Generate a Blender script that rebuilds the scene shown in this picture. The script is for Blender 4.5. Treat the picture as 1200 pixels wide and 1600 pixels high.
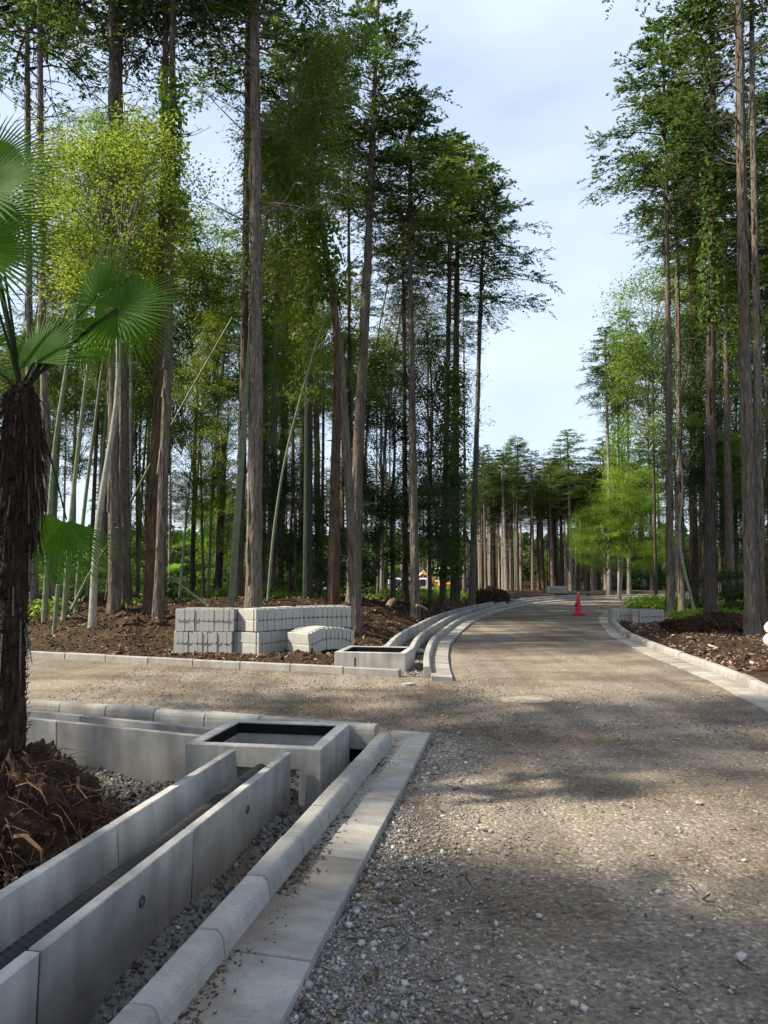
import bpy, bmesh, math, random
import numpy as np
from mathutils import Vector, Matrix, Euler

for o in list(bpy.data.objects): bpy.data.objects.remove(o)
scene = bpy.context.scene
COL = scene.collection
R = math.radians

# ------------------------------------------------------------------ camera
CAM_H = 1.55
PITCH = math.atan(92 / 1200)
cam_d = bpy.data.cameras.new('camera'); cam = bpy.data.objects.new('camera', cam_d); COL.objects.link(cam)
cam.location = (0, 0, CAM_H); cam.rotation_euler = (math.pi / 2 + PITCH, 0, 0)
cam_d.sensor_fit = 'HORIZONTAL'; cam_d.sensor_width = 36; cam_d.lens = 36
cam_d.clip_start = 0.05; cam_d.clip_end = 3000
scene.camera = cam
scene.render.resolution_x, scene.render.resolution_y = 768, 1024

# ------------------------------------------------------------------ sky, sun, exposure
SUN_EL, SUN_AZ = R(45), math.atan2(-0.993, -0.12)       # sun stands to the left over the side road
sun_dir = Vector((math.sin(SUN_AZ) * math.cos(SUN_EL), math.cos(SUN_AZ) * math.cos(SUN_EL), math.sin(SUN_EL)))
W = bpy.data.worlds.new('World'); scene.world = W; W.use_nodes = True
nt = W.node_tree; nt.nodes.clear()
wo = nt.nodes.new('ShaderNodeOutputWorld'); bg = nt.nodes.new('ShaderNodeBackground')
sky = nt.nodes.new('ShaderNodeTexSky'); sky.sky_type = 'NISHITA'; sky.sun_disc = False
sky.sun_elevation = SUN_EL; sky.sun_rotation = SUN_AZ % (2 * math.pi); sky.dust_density = 2.0; sky.air_density = 1.0; sky.ozone_density = 2.0
tc = nt.nodes.new('ShaderNodeTexCoord'); mp = nt.nodes.new('ShaderNodeMapping'); mp.inputs['Scale'].default_value = (1.6, 1.6, 4.2)
nz = nt.nodes.new('ShaderNodeTexNoise'); nz.inputs['Scale'].default_value = 1.5; nz.inputs['Detail'].default_value = 7; nz.inputs['Roughness'].default_value = 0.5
rmp = nt.nodes.new('ShaderNodeMapRange'); rmp.inputs[1].default_value = 0.36; rmp.inputs[2].default_value = 0.68
rmp.inputs[3].default_value = 0.45; rmp.inputs[4].default_value = 0.88; rmp.clamp = True
mx = nt.nodes.new('ShaderNodeMix'); mx.data_type = 'RGBA'; mx.inputs[7].default_value = (4.2, 4.8, 5.75, 1)   # thin high cloud
nt.links.new(tc.outputs['Generated'], mp.inputs['Vector']); nt.links.new(mp.outputs['Vector'], nz.inputs['Vector'])
nt.links.new(nz.outputs['Fac'], rmp.inputs[0]); nt.links.new(rmp.outputs[0], mx.inputs[0])
nt.links.new(sky.outputs['Color'], mx.inputs[6]); nt.links.new(mx.outputs[2], bg.inputs['Color'])
bg.inputs['Strength'].default_value = 0.11; nt.links.new(bg.outputs[0], wo.inputs[0])
sl = bpy.data.lights.new('sun', 'SUN'); sl.energy = 5.0; sl.angle = R(1.2); sl.color = (1.0, 0.9, 0.74)
so = bpy.data.objects.new('sun', sl); COL.objects.link(so)
so.rotation_euler = (-sun_dir).to_track_quat('-Z', 'Y').to_euler()
vs = scene.view_settings; vs.view_transform = 'Standard'; vs.look = 'None'; vs.gamma = 1; vs.exposure = 1.08; vs.use_curve_mapping = False
scene.cycles.max_bounces = 5; scene.cycles.diffuse_bounces = 3; scene.cycles.transmission_bounces = 2
scene.cycles.transparent_max_bounces = 4; scene.cycles.use_adaptive_sampling = True; scene.cycles.adaptive_threshold = 0.02; scene.cycles.use_denoising = True; scene.cycles.caustics_reflective = False; scene.cycles.caustics_refractive = False

# ------------------------------------------------------------------ helpers
def ray(px, py):
    u, v = (px - 600) / 1200, (800 - py) / 1200
    return Vector((u, math.cos(PITCH) - v * math.sin(PITCH), math.sin(PITCH) + v * math.cos(PITCH)))
def at(px, py, Y):
    d = ray(px, py); k = Y / d.y
    return Vector((d.x * k, Y, CAM_H + d.z * k))
def gnd(px, py, z=0.0):
    d = ray(px, py); k = (z - CAM_H) / d.z
    return Vector((d.x * k, d.y * k, z))
def link(o): COL.objects.link(o); return o
def tag(o, label=None, cat=None, group=None, kind=None):
    if label: o['label'] = label
    if cat: o['category'] = cat
    if group: o['group'] = group
    if kind: o['kind'] = kind
    return o
def empty(name, loc=(0, 0, 0), rz=0, label=None, cat=None, group=None):
    o = bpy.data.objects.new(name, None); link(o); o.empty_display_size = .1
    o.location = loc; o.rotation_euler = (0, 0, rz)
    return tag(o, label, cat, group)
def mesh(name, verts, faces, mat, smooth=False):
    m = bpy.data.meshes.new(name); m.from_pydata([tuple(v) for v in verts], [], faces); m.update()
    if mat: m.materials.append(mat)
    if smooth: m.polygons.foreach_set('use_smooth', [True] * len(m.polygons))
    return m
def obj(name, me, parent=None, loc=(0, 0, 0), rot=(0, 0, 0), scale=(1, 1, 1)):
    o = bpy.data.objects.new(name, me); link(o); o.parent = parent
    o.location = loc; o.rotation_euler = rot; o.scale = scale
    return o
def np_mesh(name, V, F, mat, smooth=False, attr=None):
    """V (n,3), F (m,k) arrays -> mesh; attr: per-face float 'tint'."""
    V = np.asarray(V, dtype=np.float32); F = np.asarray(F, dtype=np.int32); k = F.shape[1]
    m = bpy.data.meshes.new(name); m.vertices.add(len(V)); m.vertices.foreach_set('co', V.ravel())
    m.loops.add(F.size); m.loops.foreach_set('vertex_index', F.ravel())
    m.polygons.add(len(F)); m.polygons.foreach_set('loop_start', np.arange(0, F.size, k, dtype=np.int32))
    try: m.polygons.foreach_set('loop_total', np.full(len(F), k, dtype=np.int32))
    except Exception: pass
    m.update(calc_edges=True); m.validate()
    if smooth: m.polygons.foreach_set('use_smooth', np.ones(len(F), dtype=bool))
    if attr is not None:
        a = m.attributes.new('tint', 'FLOAT', 'FACE'); a.data.foreach_set('value', np.asarray(attr, dtype=np.float32))
    if mat: m.materials.append(mat)
    return m
class MB:
    """collects verts/faces for one mesh"""
    def __init__(s): s.v = []; s.f = []
    def add(s, vs, fs):
        n = len(s.v); s.v += [tuple(v) for v in vs]; s.f += [tuple(i + n for i in f) for f in fs]
    def box(s, c, d, rz=0, tilt=None):
        M = Matrix.Rotation(rz, 3, 'Z') if tilt is None else Euler(tilt).to_matrix()
        pts = [Vector(c) + M @ Vector((sx * d[0] / 2, sy * d[1] / 2, sz * d[2] / 2)) for sx in (-1, 1) for sy in (-1, 1) for sz in (-1, 1)]
        s.add(pts, [(0, 1, 3, 2), (4, 6, 7, 5), (0, 4, 5, 1), (2, 3, 7, 6), (0, 2, 6, 4), (1, 5, 7, 3)])
    def tube(s, path, rad, n=6, cap=True):
        path = [Vector(p) for p in path]; rings = []
        rad = rad if hasattr(rad, '__len__') else [rad] * len(path)
        prev = None
        for i, p in enumerate(path):
            t = (path[min(i + 1, len(path) - 1)] - path[max(i - 1, 0)])
            t = t.normalized() if t.length > 1e-9 else Vector((0, 0, 1))
            a = prev if prev is not None else (Vector((1, 0, 0)) if abs(t.x) < .8 else Vector((0, 1, 0)))
            b = t.cross(a).normalized(); a = b.cross(t).normalized(); prev = a
            rings.append([p + (a * math.cos(2 * math.pi * j / n) + b * math.sin(2 * math.pi * j / n)) * rad[i] for j in range(n)])
        base = len(s.v); s.v += [tuple(q) for r in rings for q in r]
        for i in range(len(path) - 1):
            for j in range(n):
                s.f.append((base + i * n + j, base + i * n + (j + 1) % n, base + (i + 1) * n + (j + 1) % n, base + (i + 1) * n + j))
        if cap:
            s.f.append(tuple(base + j for j in range(n))[::-1]); s.f.append(tuple(base + (len(path) - 1) * n + j for j in range(n)))
    def lathe(s, prof, n=16, c=(0, 0, 0), closed=False):
        base = len(s.v)
        for r, z in prof:
            for j in range(n):
                a = 2 * math.pi * j / n; s.v.append((c[0] + r * math.cos(a), c[1] + r * math.sin(a), c[2] + z))
        m = len(prof)
        for i in range(m if closed else m - 1):
            i2 = (i + 1) % m
            for j in range(n):
                s.f.append((base + i * n + j, base + i * n + (j + 1) % n, base + i2 * n + (j + 1) % n, base + i2 * n + j))
        if not closed:
            s.f.append(tuple(base + j for j in range(n))[::-1]); s.f.append(tuple(base + (m - 1) * n + j for j in range(n)))
    def prism(s, prof, y0, y1):
        """profile (x,z) counter-clockwise extruded along y"""
        n = len(prof); base = len(s.v)
        s.v += [(x, y0, z) for x, z in prof] + [(x, y1, z) for x, z in prof]
        for i in range(n):
            j = (i + 1) % n; s.f.append((base + i, base + j, base + n + j, base + n + i))
        s.f.append(tuple(base + i for i in range(n))[::-1]); s.f.append(tuple(base + n + i for i in range(n)))
    def me(s, name, mat, smooth=False, bevel=0, seg=2):
        m = mesh(name, s.v, s.f, mat, smooth)
        bm = bmesh.new(); bm.from_mesh(m)
        bmesh.ops.recalc_face_normals(bm, faces=bm.faces)
        if bevel:
            ed = [e for e in bm.edges if len(e.link_faces) == 2 and e.calc_face_angle(0) > R(25)]
            bmesh.ops.bevel(bm, geom=ed, offset=bevel, segments=seg, affect='EDGES', profile=.5, clamp_overlap=True)
        bm.to_mesh(m); bm.free()
        return m

# ------------------------------------------------------------------ materials
def new_mat(name):
    m = bpy.data.materials.new(name); m.use_nodes = True; t = m.node_tree; t.nodes.clear()
    out = t.nodes.new('ShaderNodeOutputMaterial')
    return m, t, out
def N(t, kind, **kw):
    n = t.nodes.new(kind)
    for k, v in kw.items():
        if k.startswith('i_'): n.inputs[int(k[2:])].default_value = v
        else: setattr(n, k, v)
    return n
def ramp(t, stops):
    r = t.nodes.new('ShaderNodeValToRGB'); e = r.color_ramp.elements
    while len(e) < len(stops): e.new(.5)
    for i, (p, c) in enumerate(stops): e[i].position = p; e[i].color = (*c, 1)
    return r
def surf_mat(name, stops, scale=4, stretch=(1, 1, 1), detail=6, rough=.85, bump=.3, bscale=None, bdist=.02, stops2=None, scale2=.6, mixr=(.45, .6), spec=.25, coord='Object', metal=0, speck=None, rnd=False, drip=0, mud=None):
    m, t, out = new_mat(name); L = t.links.new
    p = N(t, 'ShaderNodeBsdfPrincipled'); p.inputs['Roughness'].default_value = rough; p.inputs['Specular IOR Level'].default_value = spec; p.inputs['Metallic'].default_value = metal
    c = N(t, 'ShaderNodeTexCoord'); mpn = N(t, 'ShaderNodeMapping'); mpn.inputs['Scale'].default_value = stretch
    if rnd:
        oi = N(t, 'ShaderNodeObjectInfo'); vm = N(t, 'ShaderNodeVectorMath', operation='SCALE'); vm.inputs[0].default_value = (31, 17, 9); L(oi.outputs['Random'], vm.inputs['Scale'])
        va = N(t, 'ShaderNodeVectorMath', operation='ADD'); L(c.outputs[coord], va.inputs[0]); L(vm.outputs[0], va.inputs[1]); L(va.outputs[0], mpn.inputs[0])
    else: L(c.outputs[coord], mpn.inputs[0])
    n1 = N(t, 'ShaderNodeTexNoise'); n1.inputs['Scale'].default_value = scale; n1.inputs['Detail'].default_value = detail; n1.inputs['Roughness'].default_value = .62
    L(mpn.outputs[0], n1.inputs['Vector']); r1 = ramp(t, stops); L(n1.outputs['Fac'], r1.inputs[0]); col = r1.outputs[0]
    if stops2:
        n2 = N(t, 'ShaderNodeTexNoise'); n2.inputs['Scale'].default_value = scale2; n2.inputs['Detail'].default_value = 5
        L(mpn.outputs[0], n2.inputs['Vector'])
        r2 = ramp(t, stops2); L(n1.outputs['Fac'], r2.inputs[0])
        mr = N(t, 'ShaderNodeMapRange'); mr.inputs[1].default_value, mr.inputs[2].default_value = mixr; L(n2.outputs['Fac'], mr.inputs[0])
        mm = N(t, 'ShaderNodeMix', data_type='RGBA'); L(mr.outputs[0], mm.inputs[0]); L(col, mm.inputs[6]); L(r2.outputs[0], mm.inputs[7]); col = mm.outputs[2]
    if speck:
        vo = N(t, 'ShaderNodeTexVoronoi'); vo.inputs['Scale'].default_value = speck[0]; L(mpn.outputs[0], vo.inputs['Vector'])
        rs = ramp(t, speck[1]); rs.color_ramp.interpolation = 'LINEAR'
        sx = N(t, 'ShaderNodeSeparateColor'); L(vo.outputs['Color'], sx.inputs[0]); L(sx.outputs[0], rs.inputs[0])
        mm = N(t, 'ShaderNodeMix', data_type='RGBA', blend_type='MULTIPLY'); mm.inputs[0].default_value = speck[2]; L(col, mm.inputs[6]); L(rs.outputs[0], mm.inputs[7]); col = mm.outputs[2]
    if rnd:
        mr = N(t, 'ShaderNodeMapRange'); mr.inputs[3].default_value = .84; mr.inputs[4].default_value = 1.12; L(oi.outputs['Random'], mr.inputs[0])
        mm = N(t, 'ShaderNodeMix', data_type='RGBA', blend_type='MULTIPLY'); mm.inputs[0].default_value = 1; L(col, mm.inputs[6]); L(mr.outputs[0], mm.inputs[7]); col = mm.outputs[2]
    if drip:
        m3 = N(t, 'ShaderNodeMapping'); m3.inputs['Scale'].default_value = (7, 7, .7); L(mpn.outputs[0], m3.inputs[0]); n3 = N(t, 'ShaderNodeTexNoise'); n3.inputs['Scale'].default_value = 1.6; n3.inputs['Detail'].default_value = 6; L(m3.outputs[0], n3.inputs['Vector'])
        mr = N(t, 'ShaderNodeMapRange'); mr.inputs[1].default_value = .4; mr.inputs[2].default_value = .66; mr.inputs[3].default_value = 1; mr.inputs[4].default_value = 1 - drip; L(n3.outputs['Fac'], mr.inputs[0])
        mm = N(t, 'ShaderNodeMix', data_type='RGBA', blend_type='MULTIPLY'); mm.inputs[0].default_value = 1; L(col, mm.inputs[6]); L(mr.outputs[0], mm.inputs[7]); col = mm.outputs[2]
    if mud:
        zs_ = N(t, 'ShaderNodeSeparateXYZ'); L(c.outputs['Object'], zs_.inputs[0]); n4 = N(t, 'ShaderNodeTexNoise'); n4.inputs['Scale'].default_value = mud[3]; n4.inputs['Detail'].default_value = 8; L(mpn.outputs[0], n4.inputs['Vector'])
        ma = N(t, 'ShaderNodeMath', operation='MULTIPLY_ADD'); L(n4.outputs['Fac'], ma.inputs[0]); ma.inputs[1].default_value = mud[2]; L(zs_.outputs[mud[5] if len(mud) > 5 else 2], ma.inputs[2])
        mr = N(t, 'ShaderNodeMapRange'); mr.inputs[1].default_value = mud[0]; mr.inputs[2].default_value = mud[1]; mr.inputs[3].default_value = .65; mr.inputs[4].default_value = 0; L(ma.outputs[0], mr.inputs[0])
        mm = N(t, 'ShaderNodeMix', data_type='RGBA'); L(mr.outputs[0], mm.inputs[0]); L(col, mm.inputs[6]); mm.inputs[7].default_value = (*mud[4], 1); col = mm.outputs[2]
    L(col, p.inputs['Base Color'])
    if bump:
        nb = N(t, 'ShaderNodeTexNoise'); nb.inputs['Scale'].default_value = bscale or scale * 3; nb.inputs['Detail'].default_value = 8; L(mpn.outputs[0], nb.inputs['Vector'])
        b = N(t, 'ShaderNodeBump'); b.inputs['Strength'].default_value = bump; b.inputs['Distance'].default_value = bdist; L(nb.outputs['Fac'], b.inputs['Height']); L(b.outputs[0], p.inputs['Normal'])
    L(p.outputs[0], out.inputs[0])
    return m
def leaf_mat(name, dark, mid, light, trans=.45, vary=.35):
    m, t, out = new_mat(name); L = t.links.new
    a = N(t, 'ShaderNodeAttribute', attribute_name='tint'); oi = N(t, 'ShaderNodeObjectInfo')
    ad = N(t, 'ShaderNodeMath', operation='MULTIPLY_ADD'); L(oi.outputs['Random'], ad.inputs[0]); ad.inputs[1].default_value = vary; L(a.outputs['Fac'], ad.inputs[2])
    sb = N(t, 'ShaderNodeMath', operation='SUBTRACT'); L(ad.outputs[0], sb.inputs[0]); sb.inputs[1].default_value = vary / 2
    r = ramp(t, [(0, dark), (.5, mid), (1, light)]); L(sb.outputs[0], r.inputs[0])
    p = N(t, 'ShaderNodeBsdfPrincipled'); p.inputs['Roughness'].default_value = .6; p.inputs['Specular IOR Level'].default_value = .12; L(r.outputs[0], p.inputs['Base Color'])
    tr = N(t, 'ShaderNodeBsdfTranslucent'); hs = N(t, 'ShaderNodeHueSaturation'); hs.inputs['Value'].default_value = 1.85; hs.inputs['Hue'].default_value = .485; L(r.outputs[0], hs.inputs['Color']); L(hs.outputs[0], tr.inputs[0])
    ms = N(t, 'ShaderNodeMixShader'); ms.inputs[0].default_value = trans; L(p.outputs[0], ms.inputs[1]); L(tr.outputs[0], ms.inputs[2]); L(ms.outputs[0], out.inputs[0])
    return m
def plain(name, c, rough=.5, metal=0, spec=.4, var=.12, scale=8, bump=.05):
    d = tuple(x * (1 - var) for x in c); l = tuple(min(1, x * (1 + var)) for x in c)
    return surf_mat(name, [(.3, d), (.7, l)], scale=scale, rough=rough, bump=bump, metal=metal, spec=spec)
def tint_mat(name, stops, rough=.9, bump=.3, bscale=60):
    m, t, out = new_mat(name); L = t.links.new
    a = N(t, 'ShaderNodeAttribute', attribute_name='tint'); r = ramp(t, stops); L(a.outputs['Fac'], r.inputs[0])
    c = N(t, 'ShaderNodeTexCoord'); n = N(t, 'ShaderNodeTexNoise'); n.inputs['Scale'].default_value = bscale; L(c.outputs['Object'], n.inputs['Vector'])
    mr = N(t, 'ShaderNodeMapRange'); mr.inputs[3].default_value = .7; mr.inputs[4].default_value = 1.25; L(n.outputs['Fac'], mr.inputs[0])
    mm = N(t, 'ShaderNodeMix', data_type='RGBA', blend_type='MULTIPLY'); mm.inputs[0].default_value = 1; L(r.outputs[0], mm.inputs[6]); L(mr.outputs[0], mm.inputs[7])
    p = N(t, 'ShaderNodeBsdfPrincipled'); p.inputs['Roughness'].default_value = rough; p.inputs['Specular IOR Level'].default_value = .2; L(mm.outputs[2], p.inputs['Base Color'])
    b = N(t, 'ShaderNodeBump'); b.inputs['Strength'].default_value = bump; b.inputs['Distance'].default_value = .005; L(n.outputs['Fac'], b.inputs['Height']); L(b.outputs[0], p.inputs['Normal'])
    L(p.outputs[0], out.inputs[0]); return m

M = {}
M['concrete'] = surf_mat('concrete', [(.25, (.29, .285, .268)), (.5, (.375, .366, .34)), (.75, (.45, .435, .4))], scale=3.2, bump=.18, bscale=45, bdist=.006, rough=.8, stops2=[(.3, (.17, .168, .16)), (.7, (.26, .252, .235))], scale2=1.4, mixr=(.46, .72), speck=(160, [(0, (.75, .75, .75)), (.2, (1, 1, 1))], .5), rnd=True, drip=.26, mud=(-.56, -.18, -.36, 4.5, (.12, .092, .066)))
M['concrete_kerb'] = surf_mat('concrete_kerb', [(.25, (.21, .208, .198)), (.5, (.28, .273, .255)), (.78, (.355, .34, .305))], scale=4.5, bump=.22, bscale=60, bdist=.006, rough=.85, stops2=[(.3, (.19, .165, .135)), (.7, (.3, .265, .215))], scale2=1.7, mixr=(.48, .72), coord='Object', speck=(120, [(0, (.6, .57, .52)), (.25, (1, 1, 1))], .6), rnd=True)
M['concrete_slab'] = surf_mat('concrete_slab', [(.25, (.2, .198, .188)), (.5, (.275, .268, .25)), (.78, (.35, .335, .3))], scale=4.5, bump=.25, bscale=60, bdist=.006, rough=.85, stops2=[(.3, (.16, .135, .105)), (.7, (.25, .215, .17))], scale2=1.7, mixr=(.46, .7), speck=(120, [(0, (.6, .57, .52)), (.25, (1, 1, 1))], .6), rnd=True, mud=(-.52, -.32, -.34, 5, (.15, .115, .083), 0))
M['concrete_block'] = surf_mat('concrete_block', [(.25, (.32, .312, .285)), (.75, (.42, .41, .375))], scale=5, bump=.15, bscale=40, bdist=.004, rough=.9, drip=.12)
M['joint'] = plain('joint', (.06, .055, .05), .95)
M['soil'] = surf_mat('soil', [(.22, (.014, .009, .006)), (.5, (.042, .026, .016)), (.8, (.1, .063, .039))], scale=5, detail=10, bump=1, bscale=9, bdist=.12, rough=1, spec=.1, stops2=[(.2, (.022, .018, .009)), (.75, (.075, .06, .028))], scale2=.16, mixr=(.55, .7), coord='Object')
M['mound'] = surf_mat('mound', [(.25, (.02, .013, .009)), (.55, (.055, .033, .021)), (.85, (.11, .07, .043))], scale=9, detail=10, bump=1, bscale=16, bdist=.08, rough=1, spec=.1)
M['yard'] = surf_mat('yard', [(.25, (.07, .067, .062)), (.5, (.14, .135, .125)), (.8, (.24, .23, .215))], scale=28, detail=8, bump=.9, bscale=45, bdist=.02, rough=.95, spec=.15, stops2=[(.3, (.08, .06, .045)), (.7, (.17, .13, .1))], scale2=.8, mixr=(.5, .66))
# compacted road gravel
m, t, out = new_mat('road_gravel'); L = t.links.new
c = N(t, 'ShaderNodeTexCoord'); p = N(t, 'ShaderNodeBsdfPrincipled'); p.inputs['Roughness'].default_value = .95; p.inputs['Specular IOR Level'].default_value = .15
def _n(s, d=8, st=(1, 1, 1), r=.6):
    mpn = N(t, 'ShaderNodeMapping'); mpn.inputs['Scale'].default_value = st; L(c.outputs['Object'], mpn.inputs[0])
    n = N(t, 'ShaderNodeTexNoise'); n.inputs['Scale'].default_value = s; n.inputs['Detail'].default_value = d; n.inputs['Roughness'].default_value = r; L(mpn.outputs[0], n.inputs['Vector']); return n
fine = _n(38, 9); big = _n(.55, 6, (1, 1.4, 1)); mud = _n(1.1, 7, (.6, 1.6, 1))
rf = ramp(t, [(.28, (.115, .094, .071)), (.5, (.215, .18, .14)), (.74, (.34, .298, .246))]); L(fine.outputs['Fac'], rf.inputs[0])
rd = ramp(t, [(.28, (.07, .053, .037)), (.5, (.134, .104, .075)), (.75, (.205, .165, .125))]); L(fine.outputs['Fac'], rd.inputs[0])
mr = N(t, 'ShaderNodeMapRange'); mr.inputs[1].default_value = .42; mr.inputs[2].default_value = .6; L(big.outputs['Fac'], mr.inputs[0])
mm = N(t, 'ShaderNodeMix', data_type='RGBA'); L(mr.outputs[0], mm.inputs[0]); L(rf.outputs[0], mm.inputs[6]); L(rd.outputs[0], mm.inputs[7])
mpr = N(t, 'ShaderNodeMapping'); mpr.inputs['Rotation'].default_value = (0, 0, R(9.7)); mpr.inputs['Scale'].default_value = (2.6, .22, 1); L(c.outputs['Object'], mpr.inputs[0])
rut = N(t, 'ShaderNodeTexNoise'); rut.inputs['Scale'].default_value = 1.0; rut.inputs['Detail'].default_value = 5; L(mpr.outputs[0], rut.inputs['Vector'])
mrr = N(t, 'ShaderNodeMapRange'); mrr.inputs[1].default_value = .4; mrr.inputs[2].default_value = .62; mrr.inputs[3].default_value = 1.08; mrr.inputs[4].default_value = .82; L(rut.outputs['Fac'], mrr.inputs[0])
mrm = N(t, 'ShaderNodeMapRange'); mrm.inputs[1].default_value = .55; mrm.inputs[2].default_value = .66; mrm.inputs[3].default_value = 1.0; mrm.inputs[4].default_value = .8; L(mud.outputs['Fac'], mrm.inputs[0])
mrx = N(t, 'ShaderNodeMath', operation='MULTIPLY'); L(mrr.outputs[0], mrx.inputs[0]); L(mrm.outputs[0], mrx.inputs[1])
mm0 = mm; mm = N(t, 'ShaderNodeMix', data_type='RGBA', blend_type='MULTIPLY'); mm.inputs[0].default_value = 1; L(mm0.outputs[2], mm.inputs[6]); L(mrx.outputs[0], mm.inputs[7])
vo = N(t, 'ShaderNodeTexVoronoi'); vo.inputs['Scale'].default_value = 52; L(c.outputs['Object'], vo.inputs['Vector'])
sx = N(t, 'ShaderNodeSeparateColor'); L(vo.outputs['Color'], sx.inputs[0]); rs = ramp(t, [(0, (.7, .7, .7)), (.7, (1, 1, 1)), (.86, (1.0, 1.0, 1.0)), (1, (1.9, 1.85, 1.8))]); L(sx.outputs[0], rs.inputs[0])
m2 = N(t, 'ShaderNodeMix', data_type='RGBA', blend_type='MULTIPLY'); m2.inputs[0].default_value = .8; L(mm.outputs[2], m2.inputs[6]); L(rs.outputs[0], m2.inputs[7]); L(m2.outputs[2], p.inputs['Base Color'])
ma = N(t, 'ShaderNodeMath', operation='MULTIPLY_ADD'); L(vo.outputs['Distance'], ma.inputs[0]); ma.inputs[1].default_value = -.7; L(fine.outputs['Fac'], ma.inputs[2])
b = N(t, 'ShaderNodeBump'); b.inputs['Strength'].default_value = .8; b.inputs['Distance'].default_value = .014; L(ma.outputs[0], b.inputs['Height']); L(b.outputs[0], p.inputs['Normal']); L(p.outputs[0], out.inputs[0])
M['road'] = m
def bark(name, dark, mid, light, red):
    return surf_mat(name, [(.25, dark), (.5, mid), (.72, light)], scale=5, stretch=(5, 5, .8), detail=10, bump=1, bscale=6, bdist=.08, rough=.95, spec=.12, stops2=[(.3, tuple(x * .45 for x in red)), (.7, red)], scale2=.35, mixr=(.52, .72), rnd=True)
M['bark'] = bark('bark_cypress', (.055, .045, .035), (.15, .126, .1), (.27, .238, .2), (.165, .098, .062))
M['bark_red'] = bark('bark_red', (.04, .026, .018), (.11, .07, .047), (.19, .145, .108), (.17, .085, .048))
M['bark_pale'] = bark('bark_pale', (.11, .09, .075), (.24, .205, .175), (.36, .32, .28), (.18, .12, .085))
M['bark_dark'] = bark('bark_dark', (.026, .021, .016), (.078, .063, .05), (.14, .118, .098), (.1, .062, .042))
M['twig'] = surf_mat('twig', [(.3, (.08, .066, .055)), (.7, (.19, .165, .14))], scale=6, bump=.3, rough=.95)
M['twig_brown'] = surf_mat('twig_brown', [(.3, (.06, .035, .02)), (.7, (.16, .1, .06))], scale=6, bump=.3, rough=.95)
M['smooth_bark'] = surf_mat('smooth_bark', [(.3, (.17, .17, .13)), (.7, (.34, .33, .27))], scale=6, bump=.2, rough=.85)
M['leaf_conifer'] = leaf_mat('leaf_conifer', (.014, .038, .010), (.05, .098, .019), (.14, .2, .032), .4)
M['leaf_bright'] = leaf_mat('leaf_bright', (.06, .125, .014), (.12, .215, .022), (.2, .31, .035), .55)
M['leaf_yellow'] = leaf_mat('leaf_yellow', (.045, .08, .011), (.105, .15, .018), (.19, .24, .03), .52)
M['leaf_mid'] = leaf_mat('leaf_mid', (.035, .075, .013), (.09, .16, .024), (.15, .225, .036), .58)
M['leaf_dark'] = leaf_mat('leaf_dark', (.014, .034, .010), (.034, .07, .018), (.07, .12, .028), .38)
M['leaf_palm'] = leaf_mat('leaf_palm', (.02, .065, .006), (.05, .135, .010), (.1, .2, .016), .62, .2)
M['culm'] = surf_mat('bamboo_culm', [(.3, (.085, .12, .06)), (.7, (.17, .2, .115))], scale=2, stretch=(3, 3, .5), bump=.1, rough=.45, spec=.4)
M['culm_dark'] = surf_mat('bamboo_culm_dark', [(.3, (.05, .08, .03)), (.7, (.11, .15, .065))], scale=2, stretch=(3, 3, .5), bump=.1, rough=.45, spec=.4)
M['petiole'] = plain('petiole', (.022, .032, .012), .8, spec=.1)
M['fibre'] = surf_mat('palm_fibre', [(.25, (.012, .008, .006)), (.5, (.04, .026, .018)), (.78, (.11, .08, .055))], scale=8, stretch=(5, 5, .7), detail=9, bump=1, bscale=14, bdist=.05, rough=1, spec=.1)
M['black'] = plain('black_plastic', (.014, .014, .015), .5, spec=.3)
M['black_frame'] = plain('black_steel', (.006, .006, .006), .7, spec=.1)
M['white'] = plain('white_paint', (.75, .75, .73), .35)
M['coil'] = surf_mat('coil_plastic', [(.3, (.66, .63, .54)), (.7, (.8, .78, .7))], scale=4, rough=.45, bump=.05)
M['tape'] = plain('tape', (.6, .62, .65), .4)
M['green_bag'] = plain('green_plastic', (.02, .28, .15), .35)
M['cone'] = plain('cone_red', (.62, .02, .035), .45, var=.18)
M['orange'] = plain('orange_lamp', (.75, .2, .04), .4)
M['yellow'] = plain('machine_yellow', (.62, .37, .06), .45)
M['glass'] = plain('car_glass', (.02, .025, .03), .08, spec=.8)
M['car_white'] = plain('car_white', (.72, .73, .75), .25, spec=.5, var=.04)
M['car_black'] = plain('car_black', (.014, .016, .026), .2, spec=.6)
M['rubber'] = plain('rubber', (.02, .02, .02), .9)
M['chrome'] = plain('chrome', (.5, .5, .5), .25, metal=1)
M['lamp_red'] = plain('lamp_red', (.4, .02, .02), .3)
M['cover'] = surf_mat('cover_dust', [(.3, (.19, .16, .125)), (.7, (.31, .27, .215))], scale=9, bump=.3, rough=.9)
M['rust'] = surf_mat('rust', [(.3, (.1, .05, .03)), (.7, (.22, .11, .06))], scale=9, bump=.3, rough=.9)
M['strap'] = plain('strap', (.1, .1, .1), .5)
M['stone'] = tint_mat('stone', [(0, (.055, .044, .035)), (.4, (.135, .12, .102)), (.75, (.245, .225, .2)), (1, (.46, .435, .395))])
M['stone_grey'] = tint_mat('stone_grey', [(0, (.07, .064, .058)), (.4, (.15, .143, .135)), (.75, (.27, .26, .248)), (1, (.5, .48, .455))])
M['chip'] = tint_mat('wood_chip', [(0, (.022, .013, .008)), (.45, (.075, .045, .027)), (.8, (.19, .125, .075)), (1, (.46, .37, .27))])
M['log'] = surf_mat('log_wood', [(.3, (.14, .09, .055)), (.7, (.33, .235, .15))], scale=7, stretch=(3, 3, 1), bump=.5, rough=.95)

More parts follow.
